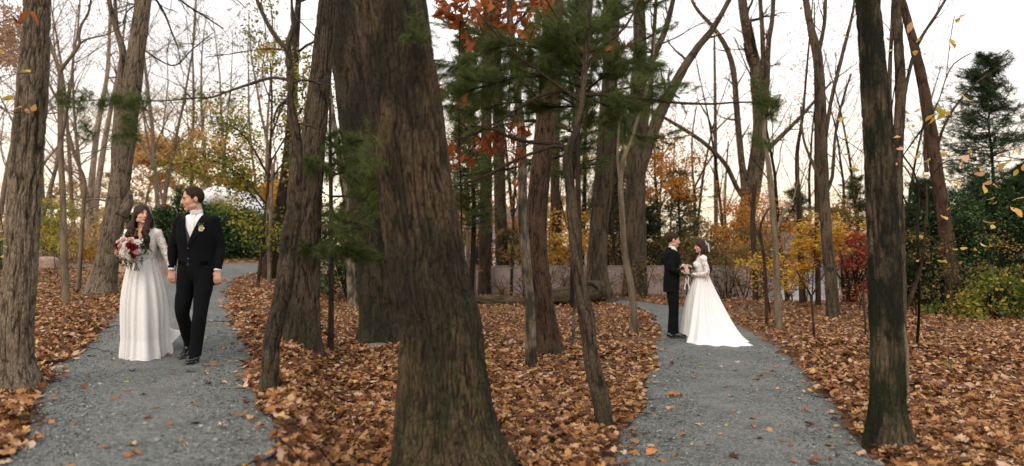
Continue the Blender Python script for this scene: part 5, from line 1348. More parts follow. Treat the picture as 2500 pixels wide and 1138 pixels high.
# rust oak leaves hanging over the upper middle
rb = thing('oak_branch_tree', 'low oak with hanging rust orange leaf clusters right of the biggest trunk', 'oak sapling', gp(1130, 985))
P = [rb.location.copy(), pt(1128, 900, rb.location.y)] + [pt(a, b_, rb.location.y) for a, b_ in ((1128, 700), (1126, 500), (1120, 300), (1122, 100), (1130, -40))]
Q, QR, _ = resample(P, [.011, .010, .009, .009, .008, .007, .005], 30); g = Geo(); tube(g, Q, QR, 8); g.obj('stem', M['bark_dark'], rb)
Yr = rb.location.y
for l in ([(1126, 500), (1180, 480), (1230, 440), (1270, 400)], [(1122, 140), (1150, 90), (1210, 60), (1290, 40), (1340, 20)], [(1122, 180), (1160, 140), (1220, 120), (1280, 90), (1320, 95)], [(1120, 300), (1160, 330), (1200, 360), (1260, 370)], [(1122, 40), (1140, 20), (1200, 10), (1260, -10)]):
    g = Geo(); Q, QR, _ = resample([pt(a, b_, Yr) for a, b_ in l], [.004, .0035, .003, .002, .0015][:len(l)], 16); tube(g, Q, QR, 5); g.obj('limb', M['bark_dark'], rb)
RL = [(1095, 40, 34), (1120, 55, 36), (1085, 15, 30), (1150, 35, 34), (1168, 60, 40), (1182, 85, 36), (1150, 100, 34), (1165, 118, 38), (1190, 110, 30), (1130, 5, 30), (1205, 30, 38), (1228, 12, 34), (1222, 45, 34), (1250, 30, 30), (1262, 72, 34), (1240, 80, 26), (1290, 85, 34), (1305, 100, 34), (1280, 105, 30), (1296, 70, 26), (1320, 20, 34), (1335, 40, 30), (1325, 95, 20), (1300, 10, 26), (1205, 75, 28), (1215, 105, 20), (1140, 70, 30), (1105, 22, 30), (1200, 5, 26), (1270, 45, 22),
      (1100, 205, 24), (1092, 235, 26), (1088, 390, 28), (1075, 225, 20), (1190, 360, 30), (1210, 366, 28), (1225, 356, 30), (1160, 370, 28), (1130, 380, 30), (1275, 385, 30), (1120, 270, 24), (1260, 300, 20), (1275, 315, 24), (1255, 455, 18), (1200, 340, 24), (1140, 240, 24), (1095, 360, 30), (1100, 395, 26), (1500, 118, 26), (1520, 122, 26), (1440, 115, 22), (1465, 125, 24), (1480, 118, 26), (1535, 112, 22), (1425, 122, 22), (2110, 175, 10), (1250, 320, 22)]
SPOT2 = np.array([q for l in ([(1126, 500), (1180, 480), (1230, 440), (1270, 400)], [(1122, 140), (1150, 90), (1210, 60), (1290, 40), (1340, 20)], [(1122, 180), (1160, 140), (1220, 120), (1280, 90), (1320, 95)], [(1120, 300), (1160, 330), (1200, 360), (1260, 370)], [(1122, 40), (1140, 20), (1200, 10), (1260, -10)]) for q in resample([pt(a, b_, Yr) for a, b_ in l], [1] * len(l), 30)[0]])
gtw = Geo()
RL += [(px + rgl.uniform(-26, 26), py + rgl.uniform(-22, 22), s * rgl.uniform(.7, 1.05)) for (px, py, s) in RL if px < 1420 for _ in (0, 1)]
for k, (px, py, s) in enumerate(RL):
    Yk = Yr + rgl.uniform(-.3, .3)
    hang_leaf(rb, 'rust', px, py, Yk, s * 1.15 / F * Yr, k, rgl, 1.5)
    if px < 1360: petiole(gtw, pt(px, py, Yk), SPOT2, rgl)
gtw.obj('twig', M['bark_dark'], rb, kind='stuff')
hang_leaf(rb, 'beech', 1344, 38, Yr, 20 / F * Yr, 1, rgl)
# a few leaves on twigs beside the thick left oak
ls = thing('beech_sapling', 'thin sapling with a few yellow and rust leaves beside the thick left oak', 'sapling', gp(-30, 975))
Ys = 5.7
g = Geo(); Q, QR, _ = resample([ls.location, pt(-30, 800, Ys), pt(-24, 500, Ys), pt(-20, 200, Ys), pt(-10, -40, Ys)], [.012, .01, .008, .006, .004], 30); tube(g, Q, QR, 8); g.obj('stem', M['bark_dark'], ls)
for l in ([(-24, 280), (0, 262), (40, 275), (90, 268)], [(-20, 200), (10, 185), (50, 180), (80, 176)], [(-15, 60), (20, 48), (50, 40), (80, 28)], [(-24, 620), (-5, 600), (8, 585)], [(-24, 260), (0, 250), (20, 242)]):
    g = Geo(); Q, QR, _ = resample([pt(a, b_, Ys) for a, b_ in l], [.004, .003, .0025, .0015][:len(l)], 12); tube(g, Q, QR, 5); g.obj('limb', M['bark_dark'], ls)
for k, (px, py, s, kd) in enumerate([(18, 242, 30, 'beech'), (64, 176, 30, 'beech'), (82, 266, 24, 'beech'), (66, 270, 18, 'beech'), (44, 265, 20, 'beech'), (30, 272, 14, 'beech'), (74, 28, 36, 'rust'), (48, 58, 24, 'rust'), (5, 128, 18, 'beech'), (8, 585, 18, 'beech'), (6, 565, 16, 'beech'), (10, 600, 16, 'beech'), (4, 628, 14, 'beech'), (10, 548, 12, 'beech')]):
    hang_leaf(ls, kd, px, py, Ys + rgl.uniform(-.15, .1), s / F * Ys * 1.15, k, rgl, .8)
litter()
# leaves lying singly on the gravel
FL = [(525, 902, 26, 'brown lobed leaf curled up at the feet of the walking groom'), (595, 960, 30, 'pair-like pale brown leaf near the right edge of the left path'), (308, 946, 14, 'small yellow leaf lying below the white gown of the walking bride'),
      (497, 1032, None, ''), (584, 1032, 36, 'rust brown leaf in the lower right of the left path'), (541, 1061, 26, ''), (124, 1045, 22, 'pale pinkish leaf in the lower left of the left path'), (261, 1112, 26, 'orange oak leaf near the bottom of the left path'), (330, 1130, 30, ''), (500, 926, 18, ''), (545, 945, 18, ''), (530, 988, 16, ''), (418, 1054, 18, ''), (438, 1096, 14, ''), (275, 887, 14, 'dark orange leaf just left of the hem of the walking bride'), (375, 944, 12, ''), (410, 878, 14, ''), (540, 742, 16, ''), (548, 858, 14, ''), (516, 790, 10, ''), (615, 1040, 26, ''), (550, 690, 14, ''), (182, 1052, 12, ''), (310, 1134, 24, ''), (635, 1060, 24, ''), (470, 1003, 14, ''),
      (1590, 1112, 44, 'large brown oak leaf near the bottom left corner of the right path'), (1545, 1062, 26, ''), (1640, 978, 26, ''), (1658, 978, 18, ''), (1690, 1100, 16, 'small pale yellow leaf low in the middle of the right path'), (1731, 1100, 14, ''), (1773, 1054, 14, 'small greenish yellow leaf in the right path'), (1838, 1056, 16, ''), (1840, 1034, 24, 'rust leaf standing on the right path'), (1785, 978, 16, 'dark curled leaf in the middle of the right path'), (1695, 931, 14, ''), (1638, 898, 18, ''), (1730, 872, 16, ''), (1710, 906, 10, 'tiny pale leaf beyond the middle of the right path'), (1856, 928, 14, ''), (1965, 1015, 16, ''), (1980, 960, 26, ''), (1625, 1082, 14, ''), (1590, 1125, 30, ''), (1650, 1130, 14, ''), (1800, 892, 14, ''), (1600, 1030, 14, ''), (1640, 1010, 14, ''), (1760, 906, 9, ''), (1870, 880, 12, ''), (1900, 960, 12, ''), (2000, 1060, 14, '')]
for k, (px, py, s, lab) in enumerate(FL):
    if s is None: continue
    p = gp(px, py); left = px < 780
    o = bpy.data.objects.new('fallen_leaf', LM['fall_yellow' if ('yellow' in lab or 'tiny pale' in lab) else 'oak', k % 4]); COL.objects.link(o)
    sz = s / F * p.y * 1.25
    o.location = p + Vector((0, 0, .052)); o.scale = (sz, sz * .9, sz * 1.1); o.rotation_euler = (rgl.uniform(-.3, .3), rgl.uniform(-.3, .3), rgl.uniform(0, 6.28))
    if lab: tag(o, lab, 'leaf')
    else: tag(o, 'brown fallen leaf lying loose on the gravel of the %s path' % ('left' if left else 'right'), 'leaf', 'loose leaves on the %s path' % ('left' if left else 'right'))
# ================================================================== PEOPLE
def lobj(me_or_geo, name, mat, root, smooth=True, kind=None):
    me = me_or_geo.mesh(name, mat, smooth) if isinstance(me_or_geo, Geo) else me_or_geo
    if not isinstance(me_or_geo, Geo) and mat: me.materials.clear(); me.materials.append(mat)
    o = bpy.data.objects.new(name, me); COL.objects.link(o); o.parent = root
    if kind: o['kind'] = kind
    return o

def ell(g, c, r, rot=None, nu=16, nv=12):
    u = np.linspace(0, 2 * math.pi, nu, endpoint=False); v = np.linspace(0, math.pi, nv + 1)[1:-1]
    V = [(0, 0, 1)] + [(math.sin(b_) * math.cos(a), math.sin(b_) * math.sin(a), math.cos(b_)) for b_ in v for a in u] + [(0, 0, -1)]
    V = np.array(V) * np.array(r)
    if rot is not None: V = V @ np.array(rot).T
    V = V + np.array(c)
    Q, Tt = [], []
    for k in range(nu):
        k2 = (k + 1) % nu; Tt.append((0, 1 + k, 1 + k2)); L = 1 + (nv - 2) * nu; Tt.append((len(V) - 1, L + k2, L + k))
        for m_ in range(nv - 2): a = 1 + m_ * nu; Q.append((a + k, a + nu + k, a + nu + k2, a + k2))
    g.add(V, Q, Tt)

def cap(g, pts, ra, rb=None, side=(1, 0, 0), sides=16, n=None, ends=True):
    """closed elliptical limb with rounded ends"""
    rb = rb or ra
    n = n or max(8, len(pts) * 5)
    P, A, _ = resample(pts, ra, n); _, B, _ = resample(pts, rb, n)
    tube(g, P, A, sides, cap=True, side=side, radb=B)
    if ends:
        for p, a, b_ in ((P[0], A[0], B[0]), (P[-1], A[-1], B[-1])):
            m_ = min(a, b_); ell(g, p, (m_, m_, m_))

def xf(geo, m4):
    """transform everything already in a Geo"""
    R = np.array(m4.to_3x3()); t_ = np.array(m4.translation)
    geo.v = [(v @ R.T + t_).astype(np.float32) for v in geo.v]
def merge(dst, src):
    for v in [np.concatenate(src.v)]:
        q = np.concatenate(src.q) if src.q else None; t_ = np.concatenate(src.t) if src.t else None
        dst.add(v, q, t_)

def remesh(g, voxel, smooth=3, factor=.5):
    me = g.mesh('tmp', None); o = bpy.data.objects.new('tmp', me); COL.objects.link(o)
    r_ = o.modifiers.new('r', 'REMESH'); r_.mode = 'VOXEL'; r_.voxel_size = voxel; r_.use_smooth_shade = True
    s = o.modifiers.new('s', 'SMOOTH'); s.iterations = smooth; s.factor = factor
    dg = bpy.context.evaluated_depsgraph_get(); ev = o.evaluated_get(dg)
    out = bpy.data.meshes.new_from_object(ev)
    bpy.data.objects.remove(o); bpy.data.meshes.remove(me)
    return out

def cut(me, fn, disp=None):
    """delete the faces whose centres satisfy fn(x, y, z)"""
    bm = bmesh.new(); bm.from_mesh(me)
    d = [f for f in bm.faces if fn(*f.calc_center_median())]
    bmesh.ops.delete(bm, geom=d, context='FACES')
    bm.to_mesh(me); bm.free(); return me

def ripple(me, amp, sx, sy, sz, seed, mask=None):
    n = len(me.vertices); co = np.zeros(n * 3, np.float32); me.vertices.foreach_get('co', co); no = np.zeros(n * 3, np.float32); me.vertices.foreach_get('normal', no)
    co = co.reshape(-1, 3); no = no.reshape(-1, 3)
    d = (noise3(co[:, 0] * sx, co[:, 1] * sy, co[:, 2] * sz, seed) - .5) * 2 * amp
    if mask is not None: d = d * mask(co)
    co += no * d[:, None]; me.vertices.foreach_set('co', co.ravel()); me.update(); return me

M['skin'] = plain('skin_light', (0.60, 0.345, 0.245), .5, .3, 30, .05)
for mk, sss in (('skin', .08),):
    b = M[mk].node_tree.nodes['Principled BSDF']; b.inputs['Subsurface Weight'].default_value = sss; b.inputs['Subsurface Scale'].default_value = .02
    b.inputs['Subsurface Radius'].default_value = (1, .35, .2)
M['suit'] = plain('black_wool_suit', (0.0055, 0.006, 0.007), .95, .12, 160, .5, .25)
M['vest'] = plain('charcoal_waistcoat', (0.045, 0.047, 0.05), .8, .3, 200, .5, .2)
M['shirt'] = plain('white_shirt_cotton', (0.78, 0.78, 0.82), .7, .3, 20, .03)
M['tie'] = plain('ivory_satin_tie', (0.74, 0.69, 0.64), .35, .5, 60, .06)
M['shoe'] = plain('black_patent_leather', (0.008, 0.008, 0.009), .12, .7)
M['hair_m'] = plain('short_brown_hair', (0.028, 0.015, 0.009), .7, .15, 140, .6, .9)
M['hair_f'] = plain('dark_brown_curls', (0.033, 0.016, 0.009), .55, .2, 90, .65, .6)
M['gown'] = plain('ivory_jacquard_satin', (0.74, 0.73, 0.72), .5, .3, 55, .06, .25)
M['sash'] = plain('smooth_satin_sash', (0.64, 0.63, 0.62), .35, .5)
M['eye'] = plain('dark_eye', (0.02, 0.012, 0.008), .2, .6)
M['eyewhite'] = plain('eye_white', (0.7, 0.66, 0.63), .3, .5)
M['lip_m'] = plain('lips_pale', (0.42, 0.17, 0.13), .5, .3)
M['lip_f'] = plain('lips_rose', (0.42, 0.08, 0.08), .4, .4)
M['teeth'] = plain('white_teeth', (0.8, 0.77, 0.72), .3, .5)
def lace(name, cover, scale=34):
    m, t, b = new_mat(name)
    b.inputs['Base Color'].default_value = (.78, .76, .73, 1); b.inputs['Roughness'].default_value = .7
    v = coords(t); n1 = noisen(t, v, scale * .5, 3, .6); vo = N(t, 'ShaderNodeTexVoronoi', Scale=scale, feature='DISTANCE_TO_EDGE'); t.links.new(v, vo.inputs['Vector'])
    ma = N(t, 'ShaderNodeMath', operation='MULTIPLY_ADD'); t.links.new(n1, ma.inputs[0]); ma.inputs[1].default_value = 1.0; t.links.new(vo.outputs['Distance'], ma.inputs[2])
    rr = rampn(t, ma.outputs[0], [(.62 - cover * .3, (0, 0, 0)), (.68 - cover * .3, (1, 1, 1))])
    t.links.new(rr, b.inputs['Alpha']); bump(t, b, n1, .5, .006)
    return m
M['lace_sheer'] = lace('sheer_lace', .30, 62)
M['lace_full'] = lace('dense_lace', 1.05, 60)
mv, tv, bv = new_mat('tulle_veil'); bv.inputs['Base Color'].default_value = (.85, .85, .88, 1); bv.inputs['Alpha'].default_value = .38; bv.inputs['Roughness'].default_value = .9; M['veil'] = mv

def hand(g, w_, d, pn, sd, thumb, curl=.5, s=1.0):
    """w_ wrist, d direction of the fingers, pn direction the palm faces, sd across the palm, thumb = +1/-1 along sd"""
    w_, d, pn, sd = Vector(w_), Vector(d).normalized(), Vector(pn).normalized(), Vector(sd).normalized()
    cap(g, [w_ - d * .02 * s, w_ + d * .03 * s, w_ + d * .085 * s], [.026 * s, .038 * s, .040 * s], [.020 * s, .016 * s, .013 * s], side=tuple(sd), sides=14)
    for k, (o_, L) in enumerate(((-.031, .062), (-.0105, .072), (.0105, .076), (.031, .068))):
        b_ = w_ + d * .082 * s + sd * o_ * thumb * s * 1.03; P = [b_ - d * .02 * s, b_]; a = 0; dd = d
        for j in range(3):
            a += curl * (.55, .75, .5)[j] * (1 + .12 * (3 - k)); dd = (d * math.cos(a) + pn * math.sin(a)).normalized()
            P.append(P[-1] + dd * L * s * (.42, .33, .25)[j])
        cap(g, P, [.0092 * s, .0092 * s, .0088 * s, .008 * s, .0068 * s], side=tuple(sd), sides=8, n=12)
    b_ = w_ + d * .02 * s + sd * thumb * .030 * s
    cap(g, [b_, b_ + (d * .6 + sd * thumb * .7 + pn * .3).normalized() * .034 * s, b_ + (d * .75 + sd * thumb * .45 + pn * .5).normalized() * .066 * s], [.013 * s, .011 * s, .0085 * s], side=tuple(sd), sides=8, n=9)

def head_geo(s=1.0, female=False):
    g = Geo(); f = .93 if female else 1
    ell(g, (0, .012, .028), (.076 * f, .094, .094))                 # skull
    ell(g, (0, -.030, -.022), (.064 * f, .062, .075))               # face
    ell(g, (0, -.034, -.066), (.050 * f, .050, .042))               # jaw
    ell(g, (0, -.074, -.094), (.022 * f, .020, .017))               # chin
    for sx in (-1, 1):
        ell(g, (sx * .034 * f, -.064, -.030), (.024, .020, .024))   # cheek
        ell(g, (sx * .077 * f, .012, -.012), (.010, .018, .030))    # ear
        ell(g, (sx * .045 * f, -.012, -.070), (.020, .038, .026))   # jaw corner
    ell(g, (0, -.080, .022), (.046 * f, .014, .010))                # brow
    cap(g, [(0, -.086, .012), (0, -.100, -.012), (0, -.108, -.030)], [.009, .011, .014], [.010, .012, .012], sides=10, n=8)
    ell(g, (0, -.094, -.037), (.017, .012, .009))
    ell(g, (0, -.086, -.062), (.024 * f, .010, .011))               # mouth mound
    xf(g, Matrix.Scale(s, 4)); return g

def head_details(root, Hm, s, female, smile=True):
    def add(geo, name, mat):
        xf(geo, Hm @ Matrix.Scale(s, 4)); return lobj(geo, name, mat, root)
    f = .93 if female else 1
    for sx in (-1, 1):
        g = Geo(); ell(g, (sx * .031 * f, -.0815, .002), (.0118, .007, .0055), nu=12, nv=8); e = add(g, 'eye', M['eyewhite'])
        g = Geo(); ell(g, (sx * .031 * f, -.0868, .002), (.0056, .003, .0054), nu=10, nv=6); xf(g, Hm @ Matrix.Scale(s, 4)); i_ = lobj(g, 'iris', M['eye'], e)
        g = Geo(); cap(g, [(sx * .014, -.0925, .019), (sx * .032 * f, -.0925, .0245), (sx * .050 * f, -.080, .019)], [.0030, .0038, .0022], sides=6, n=8); add(g, 'eyebrow', M['hair_f' if female else 'hair_m'])
        g = Geo(); cap(g, [(sx * .018, -.0895, .007), (sx * .031 * f, -.0920, .0105), (sx * .045 * f, -.083, .006)], [.0018, .0022, .0015], sides=5, n=7); add(g, 'eyelash', M['hair_f'])
    g = Geo(); cap(g, [(-.024, -.0875, -.056), (-.011, -.0975, -.0625), (0, -.1005, -.0635), (.011, -.0975, -.0625), (.024, -.0875, -.056)], [.002, .0042, .0035, .0042, .002], sides=6, n=12)
    cap(g, [(-.022, -.0875, -.058), (0, -.0985, -.073), (.022, -.0875, -.058)], [.002, .005, .002], sides=6, n=12); add(g, 'lips', M['lip_f' if female else 'lip_m'])
    if female: g = Geo(); cap(g, [(-.015, -.0935, -.061), (0, -.1005, -.068), (.015, -.0935, -.061)], [.001, .0033, .001], sides=6, n=8); add(g, 'teeth', M['teeth'])

def hair_cap(root, Hm, s, female, seed):
    g = Geo(); ell(g, (0, .014, .026), (.0795, .098, .0985) if not female else (.082, .104, .103), nu=64, nv=48)
    V = np.concatenate(g.v); n = noise3(V[:, 0] * 60, V[:, 1] * 16, V[:, 2] * 40, seed) - .5
    V *= (1 + .045 * n)[:, None]
    if not female: V[:, 2] += np.where(V[:, 2] > .09, .010 * sstep(-.02, -.09, V[:, 1] * 1.0), 0)
    g.v = [V.astype(np.float32)]
    me = g.mesh('hair', M['hair_f' if female else 'hair_m'])
    if female: cut(me, lambda x, y, z: (z < .062 - 0.10 * abs(x) / .08 and y < -.035) or z < -.06)
    else: cut(me, lambda x, y, z: z < .068 - (.85 * (y + .085)) and not (abs(x) > .066 and z > .0 and y > -.03) or z < -.050 or (y < -.062 and z < .078))
    me.transform(Hm @ Matrix.Scale(s, 4)); return me

def torso_prims(g, k, female, o=0.0):
    """o = offset of the cloth from the skin"""
    if female:
        cap(g, [(0, .01, .90 * k), (0, .01, 1.00 * k), (0, 0, 1.10 * k), (0, -.005, 1.22 * k), (0, 0, 1.33 * k), (0, .01, 1.39 * k)], [.150 + o, .145 + o, .116 + o, .137 + o, .145 + o, .10 + o], [.115 + o, .115 + o, .095 + o, .105 + o, .085 + o, .055 + o], sides=28, n=30)
        for sx in (-1, 1): ell(g, (sx * .065, -.075 - o * .7, 1.235 * k), (.058, .055, .058))
        for sx in (-1, 1): ell(g, (sx * .135, .01, 1.345 * k), (.055 + o, .05 + o, .055 + o))
    else:
        cap(g, [(0, .01, .90 * k), (0, .01, 1.00 * k), (0, 0, 1.10 * k), (0, -.005, 1.28 * k), (0, 0, 1.42 * k), (0, .01, 1.49 * k)], [.165 + o, .165 + o, .160 + o, .180 + o, .175 + o, .09 + o], [.115 + o, .115 + o, .115 + o, .120 + o, .100 + o, .06 + o], sides=28, n=30)
        for sx in (-1, 1): ell(g, (sx * .165, .01, 1.445 * k), (.06 + o, .062 + o, .055 + o))

def raydrop(bvh, x, z, off=.004, fromy=-1.0):
    h = bvh.ray_cast(Vector((x, fromy, z)), Vector((0, 1, 0)))
    return Vector((x, (h[0].y if h[0] is not None else -.1) - off, z))
def drape(bvh, rows, off, thick=.004):
    """rows of (x, z) laid on the front of a body, given a thickness"""
    g = Geo(); F_ = [[raydrop(bvh, x, z, off) for x, z in r_] for r_ in rows]
    n, m_ = len(rows), len(rows[0]); V = [v for r_ in F_ for v in r_]; V += [v + Vector((0, thick + off, 0)) for v in V]
    Q = []; K = n * m_
    for i in range(n - 1):
        for j in range(m_ - 1): a = i * m_ + j; Q.append((a, a + 1, a + m_ + 1, a + m_)); Q.append((K + a, K + a + m_, K + a + m_ + 1, K + a + 1))
    for i in range(n - 1):
        for j in (0, m_ - 1): a = i * m_ + j; Q.append((a, a + m_, K + a + m_, K + a))
    for j in range(m_ - 1):
        for i in (0, n - 1): a = i * m_ + j; Q.append((a, a + 1, K + a + 1, K + a))
    g.add([list(v) for v in V], Q); return g

def rose(mat, r=.03, seed=0, name='rose'):
    rg = random.Random(seed); g = Geo()
    ell(g, (0, 0, 0), (r * .45, r * .45, r * .5), nu=8, nv=6)
    for ring, (n, rad, h, open_) in enumerate(((3, .30, .62, .05), (5, .52, .52, .25), (6, .78, .34, .55), (6, 1.0, .1, .85))):
        for k in range(n):
            a = 2 * math.pi * (k + .5 * ring) / n + rg.uniform(-.15, .15); W_ = r * .62 * (.7 + .25 * ring)
            c, s = math.cos(a), math.sin(a); V = []
            for iv, v in enumerate((0, .5, 1)):
                for u in (-1, -.35, .35, 1):
                    rr = r * rad * (.45 + .55 * v + open_ * .25 * v * v) - abs(u) * r * .12; zz = -r * .35 + v * r * (h + .45) - open_ * r * .35 * v * v - abs(u) * v * r * .1
                    t_ = u * W_ * (.6 + .4 * v * (1.5 - v * .7)); V.append((c * rr - s * t_, s * rr + c * t_, zz + rg.uniform(-.02, .02) * r))
            g.add(V, [(i * 4 + j, i * 4 + j + 1, i * 4 + j + 5, i * 4 + j + 4) for i in (0, 1) for j in (0, 1, 2)])
    return g.mesh(name, mat)

def groom(name_label, loc, rz, sc, legs, arms, head_yaw, head_pitch, hands, group=None, look=0, coat_x=0, head_dx=0):
    root = thing('person', name_label, 'man', loc, group, rz); root.scale = (sc, sc, sc)
    Hm = Matrix.Translation((head_dx, -.02, 1.66)) @ Matrix.Scale(1.04, 4) @ Matrix.Rotation(head_yaw, 4, 'Z') @ Matrix.Rotation(head_pitch, 4, 'X')
    g = Geo(); torso_prims(g, 1, False, -.02)
    cap(g, [(0, .02, 1.46), (0, .0, 1.55), (head_dx * .8, -.008, 1.61)], [.060, .056, .055], sides=16)
    hg = head_geo(1.0); xf(hg, Hm); merge(g, hg)
    for (hip, kn, an, toe) in legs:
        cap(g, [hip, kn, an], [.070, .045, .033], side=(1, 0, 0)); cap(g, [Vector(an) + Vector((0, .03, -.04)), Vector(toe)], [.032, .028], [.028, .018])
    for (sh, el, wr) in arms:
        sh, el, wr = Vector(sh), Vector(el), Vector(wr); cap(g, [sh, sh.lerp(el, .5), el, el.lerp(wr, .5), wr], [.040, .038, .034, .031, .026])
    for h in hands: hand(g, *h)
    lobj(remesh(g, .0055, 3), 'body', M['skin'], root)
    head_details(root, Hm, 1.0, False); lobj(hair_cap(root, Hm, 1.0, False, 3), 'hair', M['hair_m'], root)
    # trousers
    g = Geo(); ell(g, (0, .01, .93), (.178, .134, .15))
    for k, (hip, kn, an, toe) in enumerate(legs):
        hp, k_, a_ = Vector(hip), Vector(kn), Vector(an)
        cap(g, [hp + Vector((0, 0, .03)), hp.lerp(k_, .5), k_, k_.lerp(a_, .55), a_ + (a_ - k_).normalized() * .015], [.098, .088, .070, .066, .062], [.106, .092, .074, .070, .070], sides=20, n=24, ends=False)
    me = remesh(g, .008, 2); ripple(me, .006, 5, 5, 11, 5, lambda c: np.where(c[:, 2] < .75, 1, .3)); ripple(me, .004, 16, 16, 22, 6, lambda c: (c[:, 2] < .25) * 1.0)
    lobj(me, 'trousers', M['suit'], root)
    # shirt, waistcoat
    g = Geo(); torso_prims(g, 1, False, .006); cap(g, [(0, .018, 1.47), (0, .006, 1.50), (0, -.004, 1.552)], [.074, .062, .0575], [.074, .064, .060], sides=24, ends=False)
    sh = remesh(g, .007, 2); cut(sh, lambda x, y, z: z < 1.02 or z > 1.555 or abs(x) > .115 or (abs(x) > .085 and z > 1.44)); lobj(sh, 'shirt', M['shirt'], root)
    bm = bmesh.new(); bm.from_mesh(sh); bv_ = BVHTree.FromBMesh(bm); bm.free()
    g = drape(bv_, [[(x * w_ , z) for x in (-1, -.5, 0, .5, 1)] for z, w_ in ((1.505, .018), (1.48, .021), (1.465, .014), (1.40, .019), (1.30, .024), (1.2, .028), (1.15, .028))], .006); lobj(g, 'tie', M['tie'], root)
    for sx in (-1, 1):
        g = drape(bv_, [[(sx * .004, 1.530), (sx * .021, 1.541), (sx * .036, 1.546)], [(sx * .006, 1.518), (sx * .023, 1.525), (sx * .038, 1.527)], [(sx * .020, 1.488), (sx * .029, 1.496), (sx * .040, 1.506)]], .006, .003); lobj(g, 'collar', M['shirt'], root)
    g = Geo(); torso_prims(g, 1, False, .014); vs = remesh(g, .008, 2)
    cut(vs, lambda x, y, z: z > 1.44 or z < .98 or abs(x) > .14 or (y < .02 and z > 1.235 + abs(x) * 2.2)); lobj(vs, 'waistcoat', M['vest'], root)
    # jacket
    g = Geo()
    cap(g, [(0, .015, .775), (0, .012, .90), (0, .008, 1.00), (0, 0, 1.12), (0, -.004, 1.28), (0, .004, 1.41), (0, .012, 1.475), (0, .012, 1.505), (0, .008, 1.528)],
        [.196, .194, .189, .181, .202, .198, .135, .088, .072], [.140, .138, .136, .132, .142, .126, .092, .078, .074], sides=32, n=40, ends=False)
    for sx in (-1, 1): ell(g, (sx * .172, .008, 1.437), (.056, .066, .055))
    for (s_, e_, w_) in arms:
        s_, e_, w_ = Vector(s_), Vector(e_), Vector(w_)
        cap(g, [s_, s_.lerp(e_, .5), e_, e_.lerp(w_, .5), w_ + (w_ - e_).normalized() * -.012], [.060, .058, .052, .048, .041], [.068, .064, .056, .051, .045], sides=18, n=24, ends=False)
    me = remesh(g, .0075, 2)
    ripple(me, .007, 7, 7, 12, 11, lambda c: np.where(np.abs(c[:, 0]) > .19, 1, .35)); ripple(me, .004, 18, 18, 26, 12, lambda c: np.where(np.abs(c[:, 0]) > .2, 1, .2))
    zb = 1.16
    def opn(x, y, z):
        if y > .02 or abs(x) > .2: return False
        if z > zb: return abs(x - coat_x * (1 - (z - zb) / .4)) < (z - zb) * .26 and z < 1.56
        if z < 1.03: return abs(x - coat_x) < (1.03 - z) * .36
        return False
    bm = bmesh.new(); bm.from_mesh(me); bvj = BVHTree.FromBMesh(bm); bm.free()
    cut(me, lambda x, y, z: opn(x, y, z) or (z < .80 and y < .02 and abs(x) < .14 and z < .80 + .03 * (1 - abs(x) / .14)))
    lobj(me, 'jacket', M['suit'], root)
    for sx in (-1, 1):
        rows = []
        for k in range(13):
            z = zb - .01 + (1.475 - zb) * k / 12; x0 = (z - zb) * .26; w_ = .010 + .080 * min(1, k / 8.5) - (0 if k < 9 else .024 if k == 9 else .012 + .014 * (k - 9))
            rows.append([(coat_x * (1 - k / 12) + sx * (x0 + w_ * u), z - .0) for u in (-.08, .3, .65, 1)])
        g = drape(bvj, rows, .007, .003); lobj(g, 'lapel', M['suit'], root)
    for z in (1.15, 1.045):
        p = raydrop(bvj, coat_x + .012, z, .004); g = Geo(); ell(g, p, (.0105, .004, .0105), nu=12, nv=6); lobj(g, 'button', M['shoe'], root)
    g = drape(bvj, [[(.075, 1.02), (.11, 1.022), (.15, 1.025)], [(.075, .985), (.11, .987), (.15, .99)]], .006, .003); lobj(g, 'pocket_flap', M['suit'], root)
    g = drape(bvj, [[(-.075, 1.02), (-.11, 1.022), (-.15, 1.025)], [(-.075, .985), (-.11, .987), (-.15, .99)]], .006, .003); lobj(g, 'pocket_flap', M['suit'], root)
    p = raydrop(bvj, .095, 1.355, .018)
    bt = lobj(rose(plain('cream_rose', (.78, .68, .48), .6, .3), .025, 4, 'boutonniere'), 'boutonniere', None, root); bt.data.materials.clear(); bt.data.materials.append(bpy.data.materials['cream_rose'])
    bt.location = p; bt.rotation_euler = (math.radians(78), 0, 0)
    for q in range(4):
        g = Geo(); cap(g, [(p.x + .01 * q - .012, p.y, p.z + .015), (p.x + .02 * q - .034, p.y - .004, p.z + .05 + .006 * (q % 2))], [.0035, .0015], sides=5, n=6, ends=False); lobj(g, 'sprig', M['fern'], root)
    for (s_, e_, w_) in arms:   # shirt cuffs
        e_, w_ = Vector(e_), Vector(w_); d = (w_ - e_).normalized(); g = Geo(); cap(g, [w_ - d * .05, w_ + d * .004], [.038, .037], [.038, .037], sides=16, n=6, ends=False); lobj(g, 'cuff', M['shirt'], root)
    for (hip, kn, an, toe) in legs:
        a_, t_ = Vector(an), Vector(toe); d = (t_ - a_); d = Vector((d.x, d.y, 0)).normalized()
        sd = (d.y, -d.x, 0) if True else None
        z0 = min(a_.z - .075, t_.z - .02)
        hl = a_ - d * .055; hl.z = a_.z - .05
        g = Geo(); cap(g, [hl, a_ + d * .03 + Vector((0, 0, -.035)), a_.lerp(t_, .62) + Vector((0, 0, -.008)), t_ + d * .015], [.034, .040, .050, .036], [.036, .046, .032, .018], side=sd, sides=18, n=20)
        cap(g, [a_ + Vector((0, 0, .02)), a_ + Vector((0, 0, -.05))], [.044, .044], side=(1, 0, 0), n=6)
        me = remesh(g, .006, 3); so_ = lobj(me, 'shoe', M['shoe'], root)
        g = Geo(); box_pts = []
